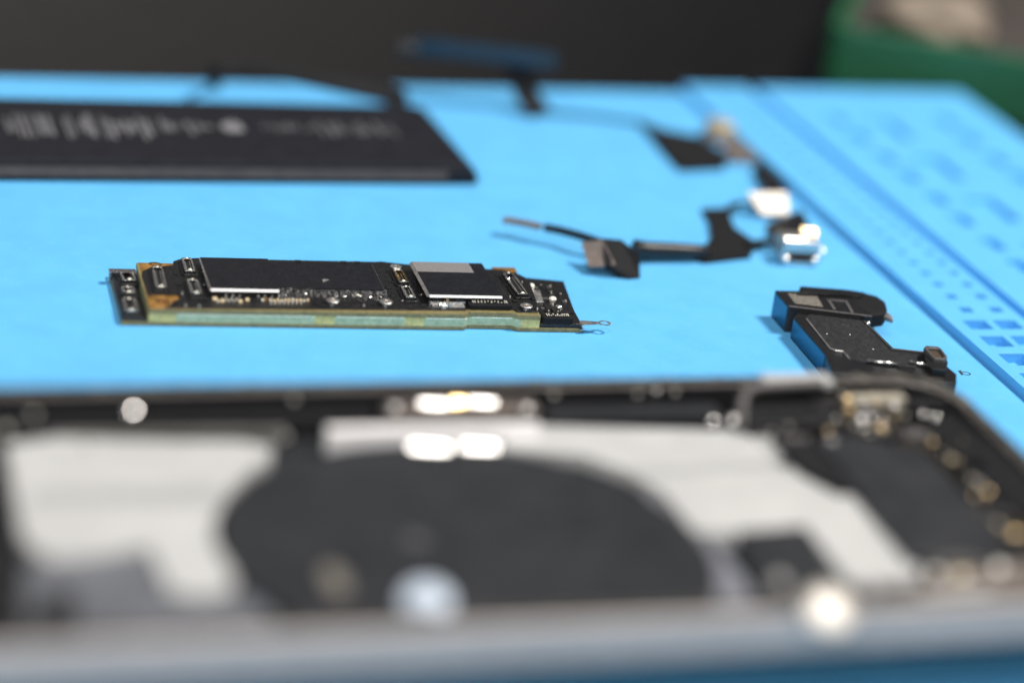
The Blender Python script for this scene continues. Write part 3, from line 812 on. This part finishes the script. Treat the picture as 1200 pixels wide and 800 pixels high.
# bright plate: bent towards the lamp
q = P(904, 238, 2.6); nrm = half(q)
tx = Vector((.95, .32, 0)); tx = (tx - nrm * tx.dot(nrm)).normalized(); ty = nrm.cross(tx)
def tilted(name, q, nrm, w, d, th, m, par, ang=16.0, trap=0.0):
    t = Vector((math.cos(math.radians(ang)), math.sin(math.radians(ang)), 0)); t = (t - nrm * t.dot(nrm)).normalized(); s = nrm.cross(t)
    bm = bmesh.new()
    top = [q + t * (-w / 2 + trap) - s * d / 2, q + t * (w / 2 - trap) - s * d / 2, q + t * w / 2 + s * d / 2, q - t * w / 2 + s * d / 2]
    a = [bm.verts.new(p) for p in top]; b = [bm.verts.new(p - nrm * th) for p in top]
    bm.faces.new(a); bm.faces.new(b)
    for k in range(4): bm.faces.new((a[k], a[(k + 1) % 4], b[(k + 1) % 4], b[k]))
    bmesh.ops.bevel(bm, geom=list(bm.edges), offset=min(th, d, w) * .22, segments=2, affect='EDGES', clamp_overlap=True)
    return obj(name, bm, m, par)


tilted('bright_plate', q, (nrm + Vector((-.14, .16, .05))).normalized(), 8.6, 6.0, .6, 'satin', cf, 19, 1.4)
pr('connector_bed', poly([(898, 262), (940, 245), (948, 262), (930, 290), (905, 280)], 1.0), .06, 1.0, 'black', cf, .1)
FS = Frame(P(914, 311, 0).xy, 14)
u0, v0 = 0.0, 0.0
uw = FS.loc(958, 311, 0)[0]
shz = 4.9
bm = bmesh.new()
def yz(u, z): return (u, z)
sect_o = [(0 + .9, 0.15), (uw - .9, .15), (uw - .2, .6), (uw, 1.2), (uw, 3.3), (uw - .3, shz - .3), (uw - .9, shz), (.9, shz), (.3, shz - .3), (0, 3.3), (0, 1.2), (.2, .6)]
sect_i = [(1.3, .75), (uw - 1.3, .75), (uw - .8, 1.0), (uw - .65, 1.4), (uw - .65, 2.1), (uw - .8, 2.5), (uw - 1.3, 2.7), (1.3, 2.7), (.8, 2.5), (.65, 2.1), (.65, 1.4), (.8, 1.0)]
rows_ = []
for ps, v in ((sect_o, 5.5), (sect_o, .25), ([(uw / 2 + (a_ - uw / 2) * .97, 2.2 + (b_ - 2.2) * .95) for a_, b_ in sect_o], 0.0), (sect_i, 0.0), (sect_i, 4.0)):
    rows_.append([bm.verts.new(FS.w(u, v, z)) for u, z in ps])
for r0, r1 in zip(rows_, rows_[1:]):
    for k in range(12): bm.faces.new((r0[k], r0[(k + 1) % 12], r1[(k + 1) % 12], r1[k]))
bm.faces.new(rows_[0]); 
shell = obj('port_shell', bm, 'silverr', cf)
bm = bmesh.new(); bm.faces.new([bm.verts.new(FS.w(u, 3.0, z)) for u, z in sect_i]); 
ex = bmesh.ops.extrude_face_region(bm, geom=list(bm.faces)); bmesh.ops.translate(bm, vec=(FS.w(0, .8) - FS.w(0, 0)), verts=[g for g in ex['geom'] if isinstance(g, bmesh.types.BMVert)])
obj('port_back', bm, 'brown', shell)
for uu in (.95, uw - .95):
    dome('port_latch', FS.w(uu, -.05, 1.3), .75, .5, 'silver', shell, axis=(0, -1, .45))
q = FS.w(uw * .34, .5, shz + .15); tilted('shell_top_lip', q, half(q), 4.4, .8, .25, 'silverr', shell, 14)
q = FS.w(uw * .82, 4.2, shz + .55); tilted('gold_tab', q, half(q), 3.2, 1.8, .35, 'goldr', shell, 14)
q = FS.w(uw + .9, 2.2, 2.6); tilted('side_tab', q, half(q), 1.1, 1.0, .3, 'satin', shell, 14)

# ------------------------------------------------------------------ loudspeaker module
sp = thing('loudspeaker_module', P(990, 400, 0), 'black loudspeaker module with raised square sound port, on the mat just behind the phone', 'speaker')
AZ = 5.0; BZs = 4.0
up_ = poly([(924, 358), (1010, 368.5), (1022, 369.5), (1030, 352), (1012, 344), (992, 343), (936, 341), (908, 340)], AZ)
pr('upper_housing', up_, .15, AZ, 'black', sp, .18)
pr('back_ridge', poly([(935, 343), (992, 345.5), (1008, 347), (1014, 342.5), (992, 339), (938, 335)], AZ + .55), AZ - .5, AZ + .55, 'black', sp, .12)
pr('rounded_wing', poly([(1000, 357), (1019, 369.5), (1036, 368), (1040, 362), (1038, 354), (1028, 347), (1012, 343), (1000, 344)], AZ - .12), 2.6, AZ + .03, 'blackm', sp, .5, seg=3)
pr('wing_tip', poly([(1034, 370), (1047, 374.5), (1046, 371), (1036, 362)], 4.2), 3.5, 4.2, 'silverr', sp, .05)
pr('code_patch', poly([(932, 355.5), (965, 359.5), (957, 346.5), (923, 343.5)], AZ + .03), AZ + .005, AZ + .03, 'tanlabel', sp)
for ps in ([(968, 349.5), (989, 351.5), (990, 353), (970, 351)], [(989, 351.5), (993, 352), (1001, 366), (997, 365.5)], [(968, 349.5), (972, 350), (980, 362), (976, 361.5)]):
    pr('moulded_rib', poly(ps, AZ + .2), AZ + .004, AZ + .2, 'rubber', sp, .05)
pr('front_lip', poly([(925, 359), (1022, 370.8), (1022, 369.4), (925, 357.4)], AZ + .12), AZ + .004, AZ + .12, 'rubber', sp, .03)
low_ = poly([(930, 371.5), (968, 415), (975, 436), (1121, 449), (1121, 438), (1108, 428), (1098, 418), (1084, 411.5), (1046, 408), (1014, 376), (1008, 369), (940, 361)], BZs)
pr('lower_housing', low_, .15, BZs, 'black', sp, .15)
M['cover'] = material('scuffed_cover', (0.022, 0.023, 0.025), 0.42, var=0.25, scale=1500, bump=0.4, bscale=5000, dust=0.25, dustcol=(0.12, 0.12, 0.12))
pr('metal_cover', poly([(944, 372), (972, 408), (985, 409.5), (994, 419), (1012, 424), (1074, 430), (1075, 415), (1044, 411), (1011, 377), (1004, 371), (950, 366.5)], BZs + .18), BZs + .004, BZs + .18, 'cover', sp, .06)
bm = tube(bmesh.new(), [P(x, y, BZs + .16) for x, y in ((945, 373.5), (973, 408.5), (979, 410.5), (988, 412), (996, 421))], .16, 8); obj('cover_edge', bm, 'silverr', sp)
bm = tube(bmesh.new(), [P(x, y, BZs + .1) for x, y in ((1012, 376), (1045, 409), (1082, 412.5))], .14, 8); obj('cover_edge', bm, 'rubber', sp)
dome('rivet', P(1017, 378.5, BZs + .15), .55, .4, 'solder', sp)
for a_, b_ in (((1016, 422.5), (1056, 427.5)), ((1066, 423.5), (1086, 428.0))):
    bm = tube(bmesh.new(), [P(a_[0], a_[1], BZs + .5), P((a_[0] + b_[0]) / 2, (a_[1] + b_[1]) / 2 - .3, BZs + .55), P(b_[0], b_[1], BZs + .45)], .30, 10); obj('spring_wire', bm, 'silver', sp, True)
for x, y, r in ((991, 381, .45), ):
    bm = bmesh.new(); q = P(x, y, BZs + .2); ringprism(bm, circle(q, .62, 20, .55), circle(q, .5, 20, .44), BZs + .184, BZs + .2); obj('stamped_ring', bm, 'rubber', sp)
for x, y in ((969, 391), (996, 392), (1023, 409)):
    dome('dust_speck', P(x, y, BZs + .18), .14, .08, 'dome', sp)
def side(name, pa, pb, za, zb, zt):
    a_, b_ = P(*pa, zt), P(*pb, zt); t = (b_ - a_).normalized(); n_ = Vector((t.y, -t.x, 0))
    if n_.x > 0: n_ = -n_
    a_ += t * .25; b_ -= t * .25
    bm = bmesh.new(); prism(bm, [a_ + n_ * .05, b_ + n_ * .05, b_ - n_ * .3, a_ - n_ * .3], za, zb); return obj(name, bm, 'matblue', sp)


side('reflection_side', (930, 371.5), (968, 415), .45, 3.65, BZs)  # added strips coloured like the mat mirrored in the housing sides
side('reflection_side', (908, 340), (924, 358), .6, 4.6, AZ)
# sound port gasket
pr('port_tower', poly([(1084, 420), (1093, 432), (1109, 433.5), (1111, 424), (1104, 411), (1084, 406)], 5.3), .2, 5.3, 'black', sp, .12)
go = poly([(1082.5, 407), (1085, 404.5), (1099, 405.5), (1103, 408), (1110, 417), (1110, 419.5), (1107, 421), (1096, 420), (1093.5, 418.5)], 6.0)
cc = sum(go, Vector()) / len(go)
gi = [cc + (p - cc) * .68 for p in go]
bm = bmesh.new(); ringprism(bm, go, gi, 5.1, 6.0)
g = obj('port_gasket', bm, 'rubber', sp); bv = g.modifiers.new('round', 'BEVEL'); bv.width = .00018; bv.segments = 3
bm = bmesh.new(); prism(bm, [cc + (p - cc) * .69 for p in go], 5.31, 5.5); obj('port_mesh', bm, 'mesh', sp)

# ------------------------------------------------------------------ opened phone in the foreground
PA = 19.4
PZ = -13.0                      # the phone is laid out at working height, then set down by this much
P_table = P; half_table = half


def P(x, y, z=0.0):
    q = P_table(x, y, z + PZ); q.z = z
    return q


def half(p):
    return half_table(p + Vector((0, 0, PZ)))


FP = Frame(P(870, 435, 28).xy, PA)
ZT, ZB, ZF = 28.0, 21.5, 23.0
PU1 = FP.loc(1240, 590, ZT)[0] + 4.0; PV0 = (FP.loc(400, 737, ZT)[1] + FP.loc(800, 722, ZT)[1]) / 2
PV1 = (FP.loc(0, 455, ZT)[1]) / 2
PU0 = PU1 - 186
print('phone', PU1, PV0, PV1)
ph = thing('opened_phone', FP.w((PU0 + PU1) / 2, (PV0 + PV1) / 2, ZB), 'opened silver phone body showing its white shields and round dark charging coil, nearest the viewer', 'phone')
outer = rrect(FP, PU0, PV0, PU1, PV1, 10.5, 10); inner = rrect(FP, PU0 + 2.1, PV0 + 2.1, PU1 - 2.1, PV1 - 2.1, 8.4, 10)
bm = bmesh.new(); ringprism(bm, outer, inner, ZB + .02, ZT - .25)
fb_ = obj('frame_band', bm, 'band', ph); bv = fb_.modifiers.new('round', 'BEVEL'); bv.width = .0008; bv.segments = 4; bv.limit_method = 'ANGLE'
pr('back_glass', rrect(FP, PU0 + .3, PV0 + .3, PU1 - .3, PV1 - .3, 10.2, 10), ZB - .8, ZB, 'black', ph, .3)
pr('inner_plate', rrect(FP, PU0 + 2.15, PV0 + 2.15, PU1 - 2.15, PV1 - 2.15, 8.3, 10), ZB + .01, ZF, 'coil', ph)
o2 = rrect(FP, PU0 + .7, PV0 + .7, PU1 - .7, PV1 - .7, 9.8, 10); i2 = rrect(FP, PU0 + 2.3, PV0 + 2.3, PU1 - 2.3, PV1 - 2.3, 8.2, 10)
bm = bmesh.new(); ringprism(bm, o2, i2, ZT - .24, ZT); obj('adhesive_lip', bm, 'lip', ph)
i3 = rrect(FP, PU0 + 3.0, PV0 + 2.12 + .6, PU1 - 3.0, PV1 - 3.0, 7.4, 10); o3 = rrect(FP, PU0 + 2.12, PV0 + 2.12, PU1 - 2.12, PV1 - 2.12, 8.38, 10)
bm = bmesh.new(); ringprism(bm, o3, i3, ZF + .003, ZT - .8); obj('inner_wall_lining', bm, 'blackm', ph)

IZ = 25.0
white1 = [(5, 520), (60, 512), (200, 517), (285, 517), (318, 522), (318, 536), (290, 552), (262, 580), (248, 610), (250, 640), (275, 662), (272, 690), (235, 698), (198, 690), (184, 660), (176, 640), (130, 648), (60, 655), (25, 630)]
pr('left_shield', poly(white1, IZ - .3), ZF + .01, IZ - .3, 'white', ph, .15)
pr('grey_film', poly([(30, 662), (180, 642), (200, 690), (275, 695), (300, 640), (330, 760), (20, 770)], IZ - .9), ZF + .006, IZ - .9, 'film', ph, .1)
white2 = [(590, 497), (760, 502), (895, 504), (925, 530), (948, 558), (1005, 580), (1050, 625), (1080, 655), (1075, 680), (1040, 694), (1000, 690), (975, 655), (950, 622), (860, 624), (812, 622), (780, 578), (735, 550), (680, 532), (590, 525)]
pr('right_shield', poly(white2, IZ), ZF + .01, IZ, 'white', ph, .15)
M['foldgrey'] = material('fold_grey', (.36, .36, .355), .5, var=.06)  # slightly darker grey strips that draw folds on the shields
pr('shield_grey_line', poly([(40, 572), (248, 568), (262, 578), (250, 592), (40, 590)], IZ - .27), IZ - .305, IZ - .27, 'foldgrey', ph)
pr('shield_grey_line', poly([(735, 549), (930, 538), (938, 546), (745, 560)], IZ + .03), IZ - .005, IZ + .03, 'foldgrey', ph)
pr('shield_grey_line', poly([(880, 512), (896, 506), (920, 530), (940, 556), (925, 556)], IZ + .03), IZ - .006, IZ + .03, 'foldgrey', ph)
pr('black_tape', poly([(905, 512), (960, 520), (1010, 572), (985, 574), (940, 550)], IZ + .9), ZF + .012, IZ + .9, 'blackm', ph, .1)
pr('black_tape', poly([(1085, 500), (1112, 480), (1215, 560), (1215, 610), (1180, 590)], 27.0), ZF + .011, 27.0, 'black', ph, .25)
# coil: outer pale ring and charcoal cover
pr('coil_border', poly([(760, 575), (812, 618), (850, 648), (886, 700), (884, 722), (800, 727), (740, 720)], IZ - .35), ZF + .008, IZ - .35, 'grey', ph, .1)
def clipped(pts):
    out = []
    for p in pts:
        d = Vector((p[0], p[1])) - FP.o
        out.append(FP.w(d.dot(FP.u), max(d.dot(FP.v), PV0 + 3.0)))
    return out


pr('charging_coil', clipped(circle(P(551, 640, IZ + .3), 32.2, 72, 30.6)), ZF + .012, IZ + .3, 'coil', ph, .2)
pr('dark_film', poly([(864, 622), (945, 616), (968, 660), (985, 690), (890, 695)], IZ + .06), ZF + .015, IZ + .06, 'coil', ph, .05)
# far side strips
FZ = 26.0
def bar(name, a, b, z0, z1, d, m, dz=0):
    u0, v0 = FP.loc(a[0], a[1], z1); u1, v1 = FP.loc(b[0], b[1], z1)
    vm = (v0 + v1) / 2
    return pr(name, FP.poly([(u0, vm - d / 2), (u1, vm - d / 2), (u1, vm + d / 2), (u0, vm + d / 2)]), z0, z1, m, ph, .1)


bar('antenna_strip', (58, 505), (335, 503), ZF + .02, 24.9, 2.0, material('taupe', (.13, .125, .115), .5, scale=400))
bar('side_rail', (-60, 489), (440, 487), ZF + .03, 26.0, 3.6, 'blackm')
bar('side_rail', (640, 481), (842, 478), ZF + .03, 26.0, 3.6, 'coil')
bar('bright_strip', (384, 502), (632, 497), ZF + .03, 26.9, 1.7, 'rim')
bar('bracket_base', (452, 477), (628, 473), ZF + .03, 26.2, 3.2, 'greybrown')
print('VB', VB, FM.loc(0, 82, 0), FM.loc(1000, 97, 0), FM.loc(500, 93, 0))
for x in (461, 616):
    u, v = FP.loc(x, 475, 26.8); q = FP.w(u, v, 26.2)
    obj('bracket_screw', lathe(bmesh.new(), q, [(0, 0), (1.0, 0), (1.0, .5), (.7, .75), (0, .8)], 18), 'silverr', ph, True)
def glint(name, x, y, z, w, d, m='polish', th=.3, ang=PA):
    q = P(x, y, z); return tilted(name, q, half(q), w * 1.12, d * 1.1, th, m, ph, ang)


glint('bright_bracket', 509, 473, 26.6, 4.0, .75, 'silverr')
glint('bright_bracket', 566, 471, 26.6, 3.6, .75, 'silverr')
glint('bracket_link', 538, 471.5, 26.4, 2.0, 1.0, 'gold')
glint('spring_plate', 504, 524, 25.9, 5.2, .9, 'silverr')
glint('spring_plate', 562, 523, 25.9, 4.6, .9, 'silverr')
# spring contacts and screws that catch the lamp
for x, y, z, r, m in ((157, 480, 27.7, .95, 'polish'), (40, 486, 27.7, .55, 'dim'), (8, 503, 26.0, .7, 'dim'), (102, 518, 25.3, .5, 'dim'), (335, 511, 25.4, .5, 'dim'), (393, 505, 26, .8, 'silver'),
                      (345, 467, 26.6, .5, 'dim'), (383, 460, 26.8, .45, 'dim'), (650, 462, 26.8, .45, 'dim'), (748, 461, 27, .40, 'dim'), (770, 457, 27, .45, 'silver'), (792, 459, 27, .4, 'dim')):
    q = P(x, y, z)
    obj('spring_contact', lathe(bmesh.new(), q, [(0, -.35), (r * .9, -.35), (r, -.1), (r * .85, 0), (0, .04)], 18, half(q)), m, ph, True)
    bm = bmesh.new(); prism(bm, circle(q, r * .7, 12), ZF + .02, z - .3); obj('contact_post', bm, 'black', ph)
# near right: big bright screw on a post, a soft blue lens spot and a tan pad on the coil
q = P(972, 713, 29.4)
obj('frame_screw', lathe(bmesh.new(), q, [(0, -.7), (3.3, -.7), (3.7, -.35), (3.3, 0), (0, .12)], 24, half(q)), 'satin', ph, True)
bm = bmesh.new(); prism(bm, circle(q, 1.3, 16), ZT + .003, 28.9); obj('screw_post', bm, 'silverr', ph)
q = P(500, 702, 26.0)
obj('coil_stud', lathe(bmesh.new(), q, [(0, -.5), (3.0, -.5), (3.2, -.2), (2.9, 0), (0, .05)], 26, Vector((0, -.42, 1))), material('blue_white_metal', (.52, .59, .68), .6, .1), ph, True)
bm = bmesh.new(); prism(bm, circle(q, 2.0, 16), IZ + .305, 25.4); obj('stud_post', bm, 'coil', ph)
q = P(393, 680, IZ + .34)
pr('tan_pad', circle(q, 1.5, 20, 4.2, .3), IZ + .304, IZ + .42, 'tanlabel', ph)
q = P(488, 632, IZ + .34)
pr('faint_pad', circle(q, 1.6, 20), IZ + .304, IZ + .36, material('dim_grey', (.07, .07, .075), .6), ph)
pr('dark_end_block', poly([(-30, 500), (6, 505), (14, 640), (30, 720), (-60, 740)], 26.2), ZF + .02, 26.2, 'blackm', ph, .2)
pr('black_module', poly([(60, 690), (85, 690), (90, 760), (20, 770)], 25.6), ZF + .02, 25.6, 'black', ph, .2)
# right end: bracket, camera well, small gilt parts
bm = tube(bmesh.new(), catmull([P(868, 500, 26.0), P(869, 480, 27.2), P(872, 464, 28.2), P(884, 455, 28.6), P(920, 452, 28.7), P(963, 450, 28.6)], 6), .85, 10); obj('bracket_arm', bm, 'rubber', ph, True)
q = P(932, 442, 29.2); pr('bracket_pad', FP.rect((900, 449), (967, 436), 29.2), 28.2, 29.2, 'white', ph, .2)
pr('black_box', FP.rect((880, 497), (962, 470), 27.0), ZF + .02, 27.0, 'black', ph, .25)
pr('camera_well', poly([(955, 512), (1005, 508), (1085, 528), (1195, 640), (1150, 660), (1068, 650)], 26.4), ZF + .02, 26.4, 'coil', ph, .35)
pr('gilt_flex', poly([(950, 505), (1000, 509), (1050, 500), (1060, 480), (1040, 462), (985, 456), (955, 470)], 25.6), ZF + .02, 25.6, material('dark_bronze', (.035, .028, .02), .45, .3, var=.6, scale=500, bump=.6), ph, .2)
random.seed(5)
bm = bmesh.new()
for k in range(150):                       # crumbs of dried glue along the far rim and round the corner
    u = random.uniform(PU0 + 40, PU1 - 9); v = PV1 - random.uniform(.5, 3.0)
    if k > 105:
        a_ = math.radians(random.uniform(-10, 85)); rr = random.uniform(8.2, 9.9); u = PU1 - 10.5 + rr * math.cos(a_); v = PV1 - 10.5 + rr * math.sin(a_)
    r_ = random.uniform(.12, .42); q = FP.w(u, v, ZT + .05)
    for k_, vt in enumerate(bmesh.ops.create_icosphere(bm, subdivisions=1, radius=r_)['verts']):
        vt.co = Vector((vt.co.x * 1.5, vt.co.y, vt.co.z * .7)) + q
obj('glue_residue', bm, 'residue', ph)
extra = []
for k in range(26):
    t_ = random.random(); extra.append((960 + 95 * random.random(), 458 + 48 * random.random(), random.uniform(.25, .5), random.choice(['dim', 'silverr', 'tanmetal', 'gold', 'dim'])) if k < 14 else (1085 + 105 * t_ + random.uniform(-12, 12), 490 + 130 * t_ + random.uniform(-14, 14), random.uniform(.3, .6), random.choice(['dim', 'silverr', 'tanmetal', 'gold', 'dim'])))
bits = extra + [(837, 492, .7, 'silver'), (860, 491, .8, 'silverr'), (872, 481, .5, 'silverr'), (995, 466, .8, 'gold'), (996, 479, .6, 'gold'), (1010, 490, .7, 'silverr'), (1033, 500, .7, 'gold'), (1022, 488, .5, 'silverr'), (946, 492, .5, 'gold'), (975, 516, .8, 'chipgrey'),
        (1098, 489, .55, 'polish'), (1083, 484, .55, 'silver'), (1130, 521, .95, 'gold'), (1126, 512, .7, 'gold'), (1155, 531, .75, 'silverr'), (1105, 530, .4, 'dim'), (1140, 560, .5, 'dim'), (1170, 545, .4, 'dim'), (1168, 612, .6, 'dim'), (1010, 474, .4, 'silverr'), (1020, 507, .4, 'dim'), (958, 470, .4, 'dim'), (1062, 486, .4, 'dim'), (905, 505, .4, 'dim'), (925, 500, .4, 'dim'), (1124, 541, .6, 'gold'), (1117, 500, .5, 'silverr'), (1160, 576, .8, 'gold'), (1182, 583, .8, 'silverr'), (1186, 602, .9, 'gold'),
        (1195, 560, .6, 'silverr'), (1150, 600, .8, 'gold'), (1190, 625, .8, 'gold'), (915, 680, 1.3, 'chipgrey'), (1030, 684, .9, 'chipgrey'), (1100, 672, 1.3, 'dim'), (1130, 676, 1.5, 'tanmetal'), (1175, 668, 1.6, 'dim'), (1050, 476, .5, 'silverr'), (1036, 492, .4, 'silver'), (965, 482, .6, 'gold'), (980, 490, .5, 'silverr')]
for x, y, r, m in bits:
    m = {'gold': 'goldr'}.get(m, m)
    z = 26.6 if y < 600 else 26.0
    q = P(x, y, z)
    ax = half(q) + Vector((random.uniform(-.12, .12), random.uniform(-.12, .12), 0))
    obj('small_component', lathe(bmesh.new(), q, [(0, -.45), (r * .9, -.45), (r, -.15), (r * .8, 0), (0, .08)], 14, ax), m, ph, True)
for x, y, du, dv, zz in ((968, 472, 5, 3, 27.4), (985, 500, 4, 2.5, 26.6), (1018, 478, 3, 2, 27.0), (1040, 505, 5, 2.2, 26.5), (1072, 505, 4, 3, 26.9), (1100, 510, 3.5, 2.5, 26.6), (1112, 526, 2.5, 2.5, 26.8), (1138, 545, 4, 3, 27.0), (1150, 575, 3, 4, 26.6), (1172, 598, 3.4, 3, 27.0), (1180, 570, 3, 3, 27.4), (1190, 640, 5, 4, 26.8), (1120, 655, 6, 2, 26.7), (930, 512, 5, 1.6, 26.4), (1000, 690, 4, 3, 26.5), (1055, 690, 5, 3, 26.7)):
    q = P(x, y, zz); d = Vector((q.x, q.y)) - FP.o
    pr('small_module', FP.box(d.dot(FP.u), d.dot(FP.v), du, dv), ZF + .03, zz, random.choice(['black', 'blackm', 'coil', 'rubber', 'black']), ph, .2)
bar('gilt_strip', (1000, 466), (1058, 462), ZF + .02, 27.0, 2.4, material('beige', (.34, .31, .25), .5))
bar('dark_rail', (1062, 470), (1104, 470), ZF + .02, 26.8, 3.0, 'black')
pr('bronze_rail', poly([(1040, 520), (1110, 490), (1145, 520), (1215, 590), (1215, 650), (1190, 640), (1110, 545), (1085, 525)], 25.8), ZF + .02, 25.8, bpy.data.materials['dark_bronze'], ph, .3)
pr('steel_plate', poly([(1050, 705), (1075, 680), (1110, 668), (1215, 655), (1215, 712)], 26.0), ZF + .02, 26.0, 'greybrown', ph, .3)
pr('bright_connector', poly([(1075, 716), (1080, 692), (1160, 686), (1160, 712)], 26.7), ZF + .02, 26.7, 'white', ph, .3)
ph.location.z += PZ * MM
P = P_table; half = half_table
# foam pad that carries the phone
pad = pr('foam_pad', FP.poly([(PU0 + 12, PV0 + 14), (PU1 - 14, PV0 + 14), (PU1 - 14, PV1 - 4), (PU0 + 12, PV1 - 4)]), .02, ZB - .82 + PZ, 'foam')
props(pad, 'thin black foam pad under the opened phone, holding it just above the mat', 'foam pad')

# ------------------------------------------------------------------ green case behind the mat
g0 = P(962, 106, -5); g1 = P(1215, 150, -5)
ga_ = math.degrees(math.atan2(g1.y - g0.y, g1.x - g0.x))
FG = Frame((g0.x, g0.y), ga_); GL = (g1 - g0).length + 60
gc = thing('green_case', FG.w(GL / 2, 25, -5), 'open dark green plastic case standing beyond the right corner of the mat', 'case')
HG = 11.0
bm = bmesh.new(); ringprism(bm, rrect(FG, 0, 0, GL, 110, 4, 5), rrect(FG, 2.2, 2.2, GL - 2.2, 107.8, 2.4, 5), -4.98, HG)
o_ = obj('case_wall', bm, 'green', gc); bv = o_.modifiers.new('round', 'BEVEL'); bv.width = .0006; bv.segments = 3; bv.limit_method = 'ANGLE'
pr('case_floor', rrect(FG, 2.25, 2.25, GL - 2.25, 107.75, 2.35, 5), -4.98, HG - 5, 'brown', gc)
bm = bmesh.new(); bmesh.ops.create_icosphere(bm, subdivisions=4, radius=1)
q = P(1065, 22, 12)
import mathutils.noise as mn
for vtx in bm.verts:
    n = vtx.co.normalized(); d = 1 + .25 * mn.noise(n * 1.6) + .12 * mn.noise(n * 4.0)
    vtx.co = FG.w(24 + n.x * 14 * d, 22 + n.y * 12 * d, 11 + max(-3.4, n.z * 7 * d))
props(obj('sponge', bm, 'tan', None, True), 'lumpy tan sponge lying inside the open green case', 'sponge')

# ------------------------------------------------------------------ camera
cam = bpy.data.cameras.new('Camera'); co = bpy.data.objects.new('Camera', cam); COL.objects.link(co)
rot = Matrix((CR, CU, -FW)).transposed()
co.matrix_world = Matrix.Translation(EYE * MM) @ rot.to_4x4()
cam.sensor_width = 36; cam.lens = FPX * 36 / 1200.0
cam.clip_start = .01; cam.clip_end = 20
cam.dof.use_dof = True; cam.dof.focus_distance = (P(690, 382, 0.5) - EYE).dot(FW) * MM; cam.dof.aperture_fstop = 4.9
scene.camera = co
scene.view_settings.view_transform = 'Standard'; scene.view_settings.look = 'None'; scene.view_settings.exposure = 0; scene.view_settings.gamma = 1
scene.render.engine = 'CYCLES'
scene.cycles.use_denoising = True
scene.cycles.max_bounces = 8
scene.cycles.sample_clamp_indirect = 10
